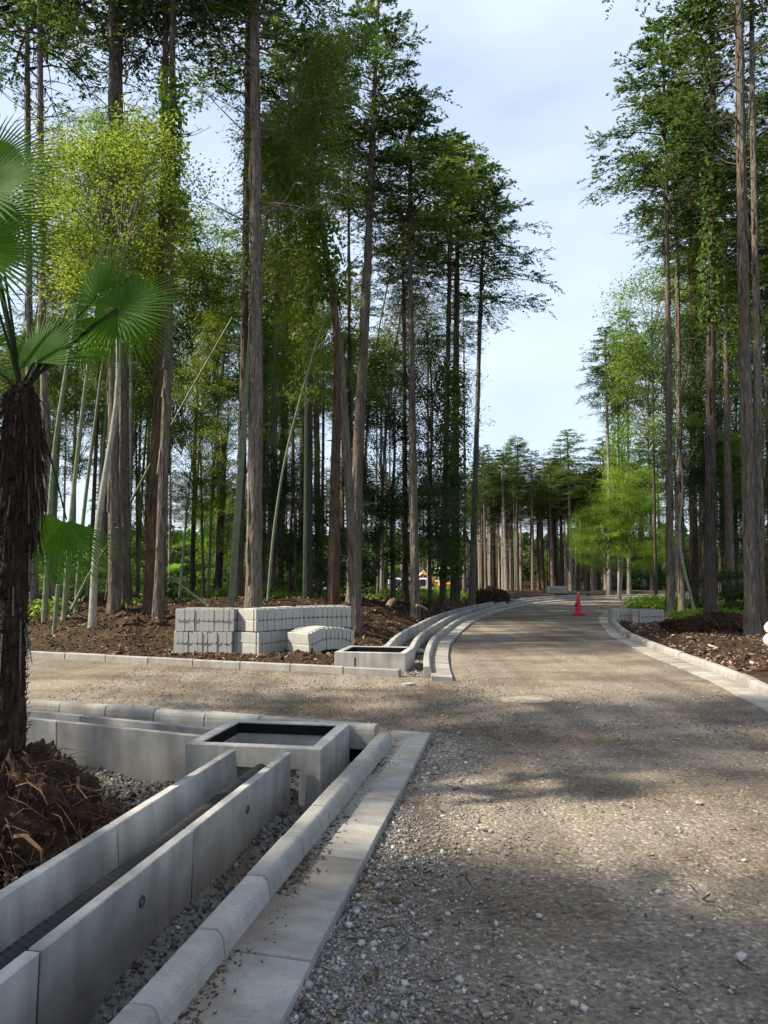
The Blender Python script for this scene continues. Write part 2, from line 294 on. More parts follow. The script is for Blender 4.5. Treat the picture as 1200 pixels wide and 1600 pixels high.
# ------------------------------------------------------------------ plan of the site (world metres, camera at the origin, +y ahead)
D1 = Vector((.171, 1, 0)).normalized()              # direction of the near reach of the main road
def slabX(y): return -.812 + .1715 * y              # road-side edge of the near gutter slabs
SLAB_END = 7.28
LEFT = [(.97, 11.0), (1.08, 13), (1.33, 15.7), (1.62, 17.6), (1.98, 19.6), (2.5, 22.3), (3.15, 25), (3.95, 27.8), (4.8, 30.4), (5.9, 33.4), (7.2, 36.3), (9.3, 39.8), (12.2, 43), (16.5, 46.2), (22, 49), (30, 51.8), (45, 55)]
RIGHT = [(1.9, -5), (2.8, .5), (3.55, 4.8), (4.25, 8.9), (4.58, 11), (4.73, 12.6), (4.92, 15), (5.32, 18.1), (5.85, 20.6), (6.4, 22.9), (7.3, 26.2), (8.9, 30.2), (11.2, 34.2), (14.5, 37.8), (19.5, 41), (26, 43.5), (45, 47.5)]
FARK = [(.62, 11.42), (-3, 12.82), (-6.7, 14.3), (-14, 17.2), (-34, 25.2)]      # side road, far kerb
NEARK = [(.07, 7.06), (-1.5, 7.62), (-4.1, 8.56), (-14, 12.1), (-34, 19.3)]    # side road, near kerb
def smooth_poly(P, step=.5):
    P = np.array(P, float); n = len(P); out = []
    for i in range(n - 1):
        p0, p1, p2, p3 = P[max(i - 1, 0)], P[i], P[i + 1], P[min(i + 2, n - 1)]
        k = max(2, int(np.linalg.norm(p2 - p1) / step))
        for j in range(k):
            s = j / k
            out.append(.5 * ((2 * p1) + (-p0 + p2) * s + (2 * p0 - 5 * p1 + 4 * p2 - p3) * s * s + (-p0 + 3 * p1 - 3 * p2 + p3) * s ** 3))
    out.append(P[-1]); return np.array(out)
LEFTs, RIGHTs, FARs, NEARs = smooth_poly(LEFT), smooth_poly(RIGHT), smooth_poly(FARK), smooth_poly(NEARK)
def dist_poly(X, Y, P):
    """distance to polyline P, sign positive on its left side"""
    best = np.full(X.shape, 1e9); sgn = np.ones(X.shape)
    for a, b in zip(P[:-1], P[1:]):
        d = b - a; l2 = d @ d + 1e-12
        s = np.clip(((X - a[0]) * d[0] + (Y - a[1]) * d[1]) / l2, 0, 1)
        ex, ey = X - a[0] - s * d[0], Y - a[1] - s * d[1]; q = np.hypot(ex, ey)
        m_ = q < best; best = np.where(m_, q, best); sgn = np.where(m_, np.sign(d[0] * ey - d[1] * ex + 1e-12), sgn)
    return best * sgn
rng = np.random.default_rng(7)
def vnoise(X, Y, s, seed=0):
    """smooth value noise"""
    x, y = np.asarray(X) / s + seed * 17.3, np.asarray(Y) / s + seed * 9.1
    xi, yi = np.floor(x), np.floor(y); fx, fy = x - xi, y - yi
    fx, fy = fx * fx * (3 - 2 * fx), fy * fy * (3 - 2 * fy)
    def h(a, b_): return np.modf(np.abs(np.sin(a * 127.1 + b_ * 311.7 + seed) * 43758.5453))[0]
    return (h(xi, yi) * (1 - fx) + h(xi + 1, yi) * fx) * (1 - fy) + (h(xi, yi + 1) * (1 - fx) + h(xi + 1, yi + 1) * fx) * fy
def sstep(a, b_, x): s = np.clip((x - a) / (b_ - a), 0, 1); return s * s * (3 - 2 * s)
LP = LEFTs[::2]; RP = RIGHTs[::2]; FP = FARs[::3]; NP_ = NEARs[::3]
CHAN_OUT = 1.16                                      # road edge to the outer face of the curved drain channel
def ground_z(X, Y):
    X = np.asarray(X, float); Y = np.asarray(Y, float)
    dl, dr, df, dn = dist_poly(X, Y, LP), dist_poly(X, Y, RP), dist_poly(X, Y, FP), dist_poly(X, Y, NP_)
    lumps = (vnoise(X, Y, .55, 1) - .5) * .2 + (vnoise(X, Y, .22, 2) - .5) * .12 + (vnoise(X, Y, 2.1, 3) - .5) * .3
    Ysoft = np.clip(Y, 0, 200)
    base = .12 - 1.15 * sstep(50, 66, Ysoft) + .9 * sstep(85, 110, Ysoft)
    # forest to the left of the bend, behind the side road
    dside = np.minimum(-df, 1e9)
    inl = (dl > 0) & (df < 0)
    d = np.minimum(np.where(dl > 0, dl - CHAN_OUT - .05, 9), np.where(df < 0, -df - .2, 9))
    bank = (.5 - .32 * sstep(22, 42, Ysoft)) * sstep(.1, 3.0, d) + .14 * sstep(.05, .5, d)
    zl = base - .16 + bank + lumps * sstep(.1, 1.2, d) * (1.2 - .7 * sstep(25, 45, Ysoft))
    zl = np.where(d < 0.0, -.03, zl)
    d2 = -dr - .47
    zr = base - .05 + .05 * sstep(0, 1.5, d2) + lumps * .55 * sstep(.1, 1.0, d2) + .25 * sstep(6, 16, d2)
    zr = np.where(d2 < 0, -.4, zr)
    zn = -.27 + lumps * .3 + .12 * sstep(9, 14, -X)
    z = np.full(X.shape, -.4)
    z = np.where(dr < 0, zr, z)
    left_far = (dl > 0) & (Y > 10.9)
    fl = np.exp(-(((X + 2.1) / 2.3) ** 2 + ((Y - 14.25) / 1.15) ** 2) ** 2); zl = zl * (1 - fl) + (.085 + lumps * .12) * fl
    z = np.where(left_far & (df < .0), zl, z)
    near_left = (dn > 0) & (X < slabX(Y) - .4)
    z = np.where(near_left, np.where(X > -9, -.6, zn), z)
    return z
def gz(x, y): return float(ground_z(np.array([x]), np.array([y]))[0])

# ------------------------------------------------------------------ ground, road, yard
def axis(lo, hi, fine_lo, fine_hi, f, g=1.12):
    a = list(np.arange(fine_lo, fine_hi, f)); s = f; x = fine_hi
    while x < hi: a.append(x); s *= g; x += s
    a.append(hi); s = f; x = fine_lo - f; pre = []
    while x > lo: pre.append(x); s *= g; x -= s
    pre.append(lo); return np.array(sorted(pre) + a)
gx = axis(-700, 700, -11, 12, .14); gy = axis(-60, 1200, 7, 30, .14)
GX, GY = np.meshgrid(gx, gy); GZ = ground_z(GX, GY)
nx, ny = len(gx), len(gy); idx = np.arange(nx * ny).reshape(ny, nx)
F = np.stack([idx[:-1, :-1], idx[:-1, 1:], idx[1:, 1:], idx[1:, :-1]], -1).reshape(-1, 4)
g = obj('ground', np_mesh('ground', np.stack([GX, GY, GZ], -1).reshape(-1, 3), F, M['soil'], True)); tag(g, kind='structure')

def strip(name, A, B, na, mat, z0=0.0, amp=.012):
    """ruled sheet between polylines A and B (same count)"""
    A, B = np.array(A), np.array(B); s = np.linspace(0, 1, na)[None, :, None]
    P = A[:, None, :] * (1 - s) + B[:, None, :] * s
    Z = z0 + (vnoise(P[..., 0], P[..., 1], .5, 5) - .5) * amp + (vnoise(P[..., 0], P[..., 1], 1.7, 6) - .5) * amp * 2
    V = np.concatenate([P, Z[..., None]], -1).reshape(-1, 3); i = np.arange(len(A) * na).reshape(len(A), na)
    Fc = np.stack([i[:-1, :-1], i[:-1, 1:], i[1:, 1:], i[1:, :-1]], -1).reshape(-1, 4)
    return np_mesh(name, V, Fc, mat, True)
def resample(P, n):
    P = np.asarray(P, float); s = np.r_[0, np.cumsum(np.hypot(*np.diff(P, axis=0).T))]; u = np.linspace(0, s[-1], n)
    return np.stack([np.interp(u, s, P[:, 0]), np.interp(u, s, P[:, 1])], -1)
leftall = [(slabX(-5), -5), (slabX(0), 0), (slabX(SLAB_END), SLAB_END), (.97, 11.0)] + [tuple(p) for p in LEFTs[1:]]
# pair the two edges by arclength from a common start
road = obj('road', strip('road', resample(leftall, 400), resample(RIGHTs, 400), 40, M['road'])); tag(road, kind='structure')
side = obj('side_road', strip('side_road', resample([(.75, 7.0)] + NEARK, 160), resample([(1.05, 11.3)] + FARK, 160), 30, M['road'], -.006)); tag(side, kind='structure')
yx = np.arange(-9.5, .3, .1); yy = np.arange(-1, 14, .1); YX, YY = np.meshgrid(yx, yy)
YZ = -.27 + (vnoise(YX, YY, .4, 8) - .5) * .07 + (vnoise(YX, YY, 1.4, 9) - .5) * .1
tr_d = YX - (slabX(YY) - .62); YZ -= .32 * np.exp(-(tr_d / .22) ** 2)
dny = dist_poly(YX, YY, NP_)
keep = (dny > .02) & (YX < slabX(YY) - .3); i = np.arange(YX.size).reshape(YX.shape)
q = keep[:-1, :-1] & keep[1:, :-1] & keep[:-1, 1:] & keep[1:, 1:]
Fq = np.stack([i[:-1, :-1], i[:-1, 1:], i[1:, 1:], i[1:, :-1]], -1)[q]
yard = obj('gravel_yard', np_mesh('gravel_yard', np.stack([YX, YY, YZ], -1).reshape(-1, 3), Fq, M['yard'], True)); tag(yard, kind='structure')
def yard_z(x, y): return -.27

# ------------------------------------------------------------------ kerbs and gutter slabs
def walk(P, step):
    P = np.asarray(P, float); s = np.r_[0, np.cumsum(np.hypot(*np.diff(P, axis=0).T))]
    n = int(s[-1] / step); out = []
    for k in range(n):
        a, b_ = k * step, (k + 1) * step
        pa = np.array([np.interp(a, s, P[:, 0]), np.interp(a, s, P[:, 1])]); pb = np.array([np.interp(b_, s, P[:, 0]), np.interp(b_, s, P[:, 1])])
        out.append((pa, pb))
    return out
def offset(P, d):
    P = np.asarray(P, float); T = np.gradient(P, axis=0); T /= np.linalg.norm(T, axis=1)[:, None]
    return P + np.stack([-T[:, 1], T[:, 0]], -1) * d          # positive: to the left of travel
def kerb_mesh(h=.115, w=.12, z0=-.12):
    # x=0 road-side foot, body towards -x, unit length along y
    mb = MB(); prof = [(0, z0), (0, .02), (-.006, h * .62), (-.016, h - .016), (-.034, h), (-w + .008, h), (-w, h - .008), (-w, z0)]
    mb.prism(prof[::-1], .007, .993)
    return mb.me('kerb_stone', M['concrete_kerb'], bevel=.006, seg=1)
KM = kerb_mesh(); KM_LOW = kerb_mesh(.1, .13)
def slab_mesh(w=.3, h=.055):
    mb = MB(); mb.prism([(0, -.12), (0, h - .006), (-w, h + .008), (-w, -.12)][::-1], .004, .996)
    return mb.me('gutter_slab', M['concrete_slab'], bevel=.005, seg=1)
SM = slab_mesh(); SM_FLAT = slab_mesh(.3, .03)
rk = random.Random(3)
def lay(name, piece, me, P, step, z, side_=1, kind='structure', jit=.006):
    """lay unit-length pieces along P; body lies left of travel (mirror with side_=-1)"""
    root = empty(name); tag(root, kind=kind); out = []
    for pa, pb in walk(P, step):
        d = pb - pa; L_ = np.hypot(*d); ang = math.atan2(d[1], d[0]) - math.pi / 2
        o = obj(piece, me, root, (pa[0], pa[1], z + rk.uniform(-jit, jit)), (0, rk.uniform(-.006, .006), ang + rk.uniform(-.004, .004)), (side_, L_, 1))
        out.append(o)
    return root
near_edge = [(slabX(1.0), 1.0), (slabX(SLAB_END), SLAB_END)]
lay('gutter', 'gutter_slab', slab_mesh(.36), near_edge, .53, 0)
near_kerb = [(slabX(1.0) - .365, 1.0), (slabX(6.97) - .262, 6.97)]
lay('kerb', 'kerb_stone', KM, near_kerb, .53, .05)
lay('gutter', 'gutter_slab', SM, LEFTs, .55, 0)
lay('kerb', 'kerb_stone', KM, offset(LEFTs, .29)[1:], .55, .045)
lay('gutter', 'gutter_slab', SM_FLAT, RIGHTs, .55, 0, -1)
lay('kerb', 'kerb_stone', KM, offset(RIGHTs, -.29), .55, .03, -1)
lay('kerb', 'kerb_stone', KM_LOW, FARs[:70][::-1], .9, .0, -1)
lay('kerb', 'kerb_stone', KM_LOW, NEARs[:60][::-1] , .6, .045, 1)

# ------------------------------------------------------------------ drain channels, basins, pipe
def channel_mesh(w=.52, t0=.062, zt=.13, zb=-.4, hole=False, L_=1.0):
    """U-section of unit length along y, x = 0 at the right outer face"""
    mb = MB(); i_ = .018
    prof = [(0 - i_, zb), (0, zt), (-t0, zt), (-t0 - i_, -.11), (-w + t0 + i_, -.11), (-w + t0, zt), (-w, zt), (-w + i_, zb)]
    mb.prism(prof[::-1], .0, 1.0)
    return mb.me('channel_section', M['concrete'], bevel=.005, seg=1)
CM = channel_mesh(zb=-.58)
ang1 = -math.atan(.1765)
run = empty('drain_channel', label='open concrete drain channel with black corrugated pipe inside, running beside the near kerb', cat='drain channel')
def chX(y): return -1.815 + .1765 * y                # right outer face of the near channel
for y0, y1 in ((-.4, 1.42), (1.42, 3.0), (3.0, 4.36), (4.36, 6.17)):
    s_ = obj('channel_section', CM, run, (chX(y0 + .006), y0 + .006, 0), (0, 0, ang1), (1, (y1 - y0 - .012) / math.cos(ang1), 1))
    jm = MB(); jm.box((chX(y1) - .02, y1, -.15), (.02, .02, .5), ang1)
    if y1 < 6: obj('joint_filler', jm.me('joint_filler', M['joint']), run)
# weep-hole sockets on the outer face
for (hx, hy) in ((263, 1408), (406, 1265)):
    yv = {263: 3.78, 406: 5.2}[hx]; zz = at(hx, hy, yv).z
    mb = MB(); mb.lathe([(.026, 0), (.026, .006), (.017, .006), (.013, -.002)], 16)
    o = obj('weep_hole', mb.me('weep_hole', M['joint'], True), run, (chX(yv) - .004, yv, zz), (0, math.pi / 2, ang1))
# corrugated pipe lying in the channel
pm = MB(); path = []; rad = []
pa, pb = Vector((chX(-.3) - .3, -.3, -.045)), Vector((chX(6.45) - .28, 6.45, -.06)); nseg = 560
for k in range(nseg + 1):
    s_ = k / nseg; p_ = pa.lerp(pb, s_); p_.x += .012 * math.sin(s_ * 9); p_.z += .012 * math.sin(s_ * 7 + 1); path.append(p_); rad.append(.066 if k % 4 < 2 else .055)
pm.tube(path, rad, 14)
pipe = obj('corrugated_pipe', pm.me('corrugated_pipe', M['black'], True)); tag(pipe, 'black corrugated pipe lying along the near drain channel', 'pipe')
pm = MB(); path = []; rad = []
for k in range(120):
    s_ = k / 119; path.append(Vector((chX(6.1) - .38 + .12 * s_ + .05 * math.sin(s_ * 3), 5.75 + .75 * s_, -.15 + .08 * math.sin(s_ * math.pi)))); rad.append(.055 if k % 4 < 2 else .046)
pm.tube(path, rad, 14); p2 = obj('corrugated_pipe', pm.me('corrugated_pipe_short', M['black'], True)); tag(p2, 'short black pipe end taped where the channel meets the near basin', 'pipe')
tm = MB(); tm.tube([path[40], path[50]], .058, 14); obj('tape_band', tm.me('tape_band', M['tape']), p2)
pm = MB(); path = [Vector((-.62 + .06 * s_, 6.3 + .16 * s_, -.22 + .02 * math.sin(s_))) for s_ in np.linspace(0, 3, 60)]
pm.tube(path, [.05 if k % 4 < 2 else .042 for k in range(60)], 12); p3 = obj('corrugated_pipe', pm.me('corrugated_pipe_stub', M['black'], True)); tag(p3, 'black pipe showing through the side gap of the near basin', 'pipe')
# channel along the side road (left of the basin)
def poly_channel(name, label, P, step, z, mat_me, sx=1):
    root = empty(name, label=label, cat='drain channel')
    for pa_, pb_ in walk(P, step):
        d = pb_ - pa_; L_ = np.hypot(*d); a_ = math.atan2(d[1], d[0]) - math.pi / 2
        u = d / L_
        obj('channel_section', mat_me, root, (pa_[0] + u[0] * .005, pa_[1] + u[1] * .005, z), (0, 0, a_), (sx, L_ - .01, 1))
    return root
SIDE = [(-1.52, 6.75), (-3.68, 7.70), (-9.0, 9.9), (-13, 11.5)]
Ps = resample(SIDE, 60)
poly_channel('drain_channel', 'sunlit concrete drain channel beside the side road behind the palm', Ps, 1.75, -.01, channel_mesh(.36, .06, .13, -.4), -1)
CURVE = offset(LEFTs, .6)
poly_channel('drain_channel', 'long curved concrete drain channel following the road bend', CURVE[5:64], .6, .08, channel_mesh(.54, .09, .14, -.4))

def basin(loc, rz, label, top, bottom, w=1.14, d=1.05, openings=True):
    root = empty('catch_basin', loc, rz, label, 'catch basin', 'concrete catch basins'); t_ = .1
    H = top - bottom; mb = MB()
    xb = [-w / 2, -w / 2 + t_, -w / 2 + t_ + .06, w / 2 - t_ - .08, w / 2 - t_, w / 2]; yb = [-d / 2, -d / 2 + t_, d / 2 - t_, d / 2]; zb_ = [bottom, bottom + .06, top - .17, top]
    occ = np.zeros((7, 5, 5), bool)
    for i_ in range(5):
        for j_ in range(3):
            for k_ in range(3):
                ring = i_ in (0, 4) or j_ in (0, 2)
                if openings and j_ == 0 and i_ == 2 and k_ == 1: ring = False
                occ[i_ + 1, j_ + 1, k_ + 1] = ring or k_ == 0
    vid = {}; V_ = []; F_ = []
    def vi(i_, j_, k_):
        if (i_, j_, k_) not in vid: vid[(i_, j_, k_)] = len(V_); V_.append((xb[i_], yb[j_], zb_[k_]))
        return vid[(i_, j_, k_)]
    for i_ in range(5):
        for j_ in range(3):
            for k_ in range(3):
                if not occ[i_ + 1, j_ + 1, k_ + 1]: continue
                for (di, dj, dk), q4 in (((-1, 0, 0), ((0, 0, 0), (0, 0, 1), (0, 1, 1), (0, 1, 0))), ((1, 0, 0), ((1, 0, 0), (1, 1, 0), (1, 1, 1), (1, 0, 1))), ((0, -1, 0), ((0, 0, 0), (1, 0, 0), (1, 0, 1), (0, 0, 1))), ((0, 1, 0), ((0, 1, 0), (0, 1, 1), (1, 1, 1), (1, 1, 0))), ((0, 0, -1), ((0, 0, 0), (0, 1, 0), (1, 1, 0), (1, 0, 0))), ((0, 0, 1), ((0, 0, 1), (1, 0, 1), (1, 1, 1), (0, 1, 1)))):
                    if not occ[i_ + 1 + di, j_ + 1 + dj, k_ + 1 + dk]: F_.append(tuple(vi(i_ + a_, j_ + b_, k_ + c_) for a_, b_, c_ in q4))
    mb.v = V_; mb.f = F_
    obj('body', mb.me('body', M['concrete'], bevel=.007, seg=2), root)
    if openings:
        b_ = MB(); b_.box((.08, -d / 2 + t_ / 2 + .02, top - .205), (w - 2 * t_ - .42, t_ - .05, .066)); obj('beam', b_.me('beam', M['concrete'], bevel=.004, seg=1), root)
    fb = MB(); e = .012; zt = top - .012; fh = .085; wi, di = w - 2 * t_ - .008, d - 2 * t_ - .008
    for c_, s_ in (((0, di / 2 - e / 2, zt - fh / 2), (wi, e, fh)), ((0, -di / 2 + e / 2, zt - fh / 2), (wi, e, fh)), ((wi / 2 - e / 2, 0, zt - fh / 2), (e, di - 2 * e, fh)), ((-wi / 2 + e / 2, 0, zt - fh / 2), (e, di - 2 * e, fh))): fb.box(c_, s_)
    obj('seat_frame', fb.me('seat_frame', M['black_frame']), root)
    return root
basin((-.965, 6.79, 0), -R(9.9), 'large open concrete catch basin in front, where two drain channels meet', .15, -.56)
basin((-.13, 12.72, 0), -R(10.5), 'small looking open catch basin behind the far kerb by the block bundles', .27, -.1, openings=False)
gb = MB(); gb.lathe([(.05, 0), (.09, .03), (.07, .06), (.02, .08)], 9, (-.6, 6.14, -.45)); o = obj('plastic_scrap', gb.me('plastic_scrap', M['green_bag'])); tag(o, 'scrap of bright green plastic under the near basin opening', 'scrap')
sm_ = MB(); sm_.box((-.56, 6.0, -.47), (.22, .14, .1), .4); o = obj('concrete_chunk', sm_.me('concrete_chunk', M['concrete'], bevel=.02)); tag(o, 'broken concrete chunk below the near basin corner', 'concrete chunk')
# rust-coloured stake in front of far basin
sk = MB(); sk.box((-.45, 12.08, .08), (.03, .02, .26)); o = obj('stake', sk.me('stake', M['rust'], bevel=.003)); tag(o, 'short rusty stake standing against the far catch basin', 'stake')
# grey pipe bend between kerb and curved channel
pm = MB(); P0 = gnd(655, 1018, .05)
pm.tube([P0 + Vector((-.35, -.1, -.02)), P0 + Vector((-.1, -.06, .02)), P0 + Vector((.05, 0, 0)), P0 + Vector((.14, .1, -.12))], .05, 12)
o = obj('drain_pipe', pm.me('drain_pipe', plain('grey_pipe', (.16, .17, .19), .4), True)); tag(o, 'grey pipe bend from the curved channel to the kerb', 'pipe')

# manhole and small cover
def cover(loc, r, label, name, mat):
    root = empty(name, loc, .3, label, 'manhole cover')
    mb = MB(); mb.lathe([(r, -.03), (r, .012), (r * .9, .014), (r * .9, -.03)], 48); obj('rim', mb.me('rim', mat), root)
    mb = MB(); mb.lathe([(r * .885, -.03), (r * .885, .009), (r * .5, .013)], 48); lid = obj('lid', mb.me('lid', mat), root)
    if r > .2:
        kb = MB()
        for k in range(12): a_ = k * math.pi / 6; kb.box((r * .68 * math.cos(a_), r * .68 * math.sin(a_), .012), (.09, .02, .008), a_)
        obj('ribs', kb.me('ribs', mat), lid); lid.children[0]['kind'] = 'stuff'
    return root
pc = gnd(823, 1094, 0); cover((pc.x, pc.y, .006), .31, 'round dusty manhole cover in the gravel road', 'manhole_cover', M['cover'])
pc = gnd(638, 1069, 0); cover((pc.x, pc.y, .004), .09, 'tiny grey round cover near the far gutter corner', 'valve_cover', M['concrete'])

# ------------------------------------------------------------------ bundles of kerb blocks
def block_mesh(curve=False):
    """plate standing on edge: thickness x, width y, height z, grooved and notched sides"""
    mb = MB(); T, Wd, H = .085, .54, .388
    prof = [(-T / 2 + .006, 0), (T / 2 - .006, 0), (T / 2, .01), (T / 2, .17), (T / 2 - .016, .18), (T / 2 - .016, .205), (T / 2, .215), (T / 2, H - .016), (T / 2 - .008, H), (-T / 2 + .002, H), (-T / 2, H - .008), (-T / 2, .215), (-T / 2 + .004, .205), (-T / 2 + .004, .18), (-T / 2, .17), (-T / 2, .015)]
    mb.prism(prof, -Wd / 2, Wd / 2)
    me_ = mb.me('block', M['concrete_block'], bevel=.0025, seg=1)
    return me_
BM = block_mesh()
rb = random.Random(11)
def bundle(loc, rz, n, label, sag=0.0, bow=0.0, group='bundles of concrete kerb blocks', s=1.0):
    root = empty('block_bundle', loc, rz, label, 'block bundle', group); L_ = n * .09
    zs = []
    for k in range(n):
        u = (k + .5) / n; x = (k + .5 - n / 2) * .09
        dz = sag * math.sin(u * math.pi) + rb.uniform(-.004, .004); dy = bow * math.sin(u * math.pi * .9) + rb.uniform(-.006, .006)
        zs.append((x, dy, dz))
        obj('block', BM, root, (x + rb.uniform(-.002, .002), dy + rb.uniform(-.003, .003), dz), (rb.uniform(-.006, .006), sag * -1.2 * math.cos(u * math.pi), 0))
    if n > 3:
        for yo, zo in ((.272, .19),):                       # straps round the bundle
            for sg in (-1, 1):
                mb = MB(); mb.tube([(x, dy + sg * (yo + .002), dz + zo) for x, dy, dz in zs], .005, 4); obj('strap', mb.me('strap', M['strap']), root)
        for yo in (-.21, .21):
            mb = MB(); e0, e1 = zs[0], zs[-1]
            mb.tube([(e0[0] - .048, yo + e0[1], e0[2] + .0)] + [(e0[0] - .048, yo + e0[1], e0[2] + .395)] + [(x, dy + yo, dz + .395) for x, dy, dz in zs] + [(e1[0] + .048, yo + e1[1], e1[2] + .395), (e1[0] + .048, yo + e1[1], e1[2])], .006, 4); obj('strap', mb.me('strap', M['strap']), root)
    return root
G0 = .1
bundle((-3.16, 13.95, G0 - .01), R(-9), 12, 'lower bundle of pale kerb blocks at the palm end of the stack')
bundle((-3.14, 13.95, G0 + .385), R(-8), 12, 'upper bundle of pale kerb blocks at the palm end of the stack')
bundle((-2.15, 14.05, G0 - .01), R(62), 12, 'lower middle bundle of kerb blocks, flat end facing the side road')
bundle((-2.08, 14.1, G0 + .39), R(52), 13, 'upper middle bundle of kerb blocks resting on another bundle')
bundle((-1.16, 14.78, G0 + .39), R(14), 11, 'upper bundle of kerb blocks nearest the curved drain channel', 0, .06)
bundle((-1.2, 14.9, G0 - .01), R(14), 11, 'hidden lower bundle of kerb blocks behind the arched one')
bundle((-1.1, 13.85, G0 - .02), R(47), 12, 'single arched bundle of kerb blocks lying on the ground by the far basin', .09, .06)
p_ = gnd(976, 971, .08); bundle((p_.x, p_.y + .2, .06), R(14), 7, 'pale block bundle inside the bend, nearer the road edge')
p_ = gnd(1016, 973, .08); bundle((p_.x, p_.y + .2, .06), R(8), 8, 'pale block bundle inside the bend, nearer the dark tree trunks')
p_ = gnd(871, 933, .02); bundle((p_.x, p_.y, gz(p_.x, p_.y) + .02), R(6), 12, 'far bundle of blocks at the end of the road bend', 0, .03)

# ------------------------------------------------------------------ cone, hose coils
p_ = gnd(904, 961, 0); cone = empty('traffic_cone', (p_.x, p_.y, 0), .2, 'red traffic cone standing in the middle of the road', 'traffic cone')
mb = MB(); mb.box((0, 0, .02), (.38, .38, .035)); obj('base', mb.me('base', M['cone'], bevel=.012), cone)
mb = MB(); mb.lathe([(.145, .037), (.135, .06), (.05, .62), (.035, .66), (.03, .7)], 24); obj('body', mb.me('body', M['cone'], True), cone)
mb = MB(); mb.lathe([(.03, .7), (.045, .71), (.045, .77), (.02, .8)], 14); obj('tip', mb.me('tip', M['orange'], True), cone)
mb = MB(); mb.lathe([(.19, .037), (.2, .06), (.17, .085), (.135, .085), (.135, .037)], 20); obj('weight_ring', mb.me('weight_ring', M['cone']), cone)
mb = MB(); mb.box((-.12, -.05, .36), (.06, .05, .09)); obj('clip', mb.me('clip', M['rubber'], bevel=.01), cone)
p_ = at(1201, 1024, 12.6); zc = gz(p_.x + .35, 12.6)
for k, (dx, lab) in enumerate(((0.06, 'lowest white ribbed hose coil of the stack beside the largest bank tree'), (-.02, 'middle white ribbed hose coil with red print'), (.02, 'topmost white ribbed hose coil of the stack'))):
    root = empty('hose_coil', (p_.x + .36 + dx, 12.6 + .03 * k, zc + .01 + k * .2), .4 * k, lab, 'hose coil', 'white hose coils')
    for q_ in range(7):
        mb = MB(); rr = .30 + .055 * math.sin(math.pi * (q_ + .5) / 7); n_ = 40
        mb.tube([(rr * math.cos(a_), rr * math.sin(a_), .016 + q_ * .027 + .004 * math.sin(3 * a_)) for a_ in np.linspace(0, 2 * math.pi, n_)], .0165, 8, False)
        obj('hose_turn', mb.me('hose_turn', M['coil'], True), root)
    mb = MB(); mb.lathe([(.2, .0), (.275, .005), (.3, .1), (.275, .19), (.2, .195)], 32, closed=True); obj('inner_turns', mb.me('inner_turns', M['coil'], True), root)
    if k == 1:
        mb = MB(); mb.box((-.372, -.02, .1), (.006, .012, .09)); mb.box((-.372, -.045, .12), (.006, .03, .012)); obj('print', mb.me('print', M['lamp_red']), root)

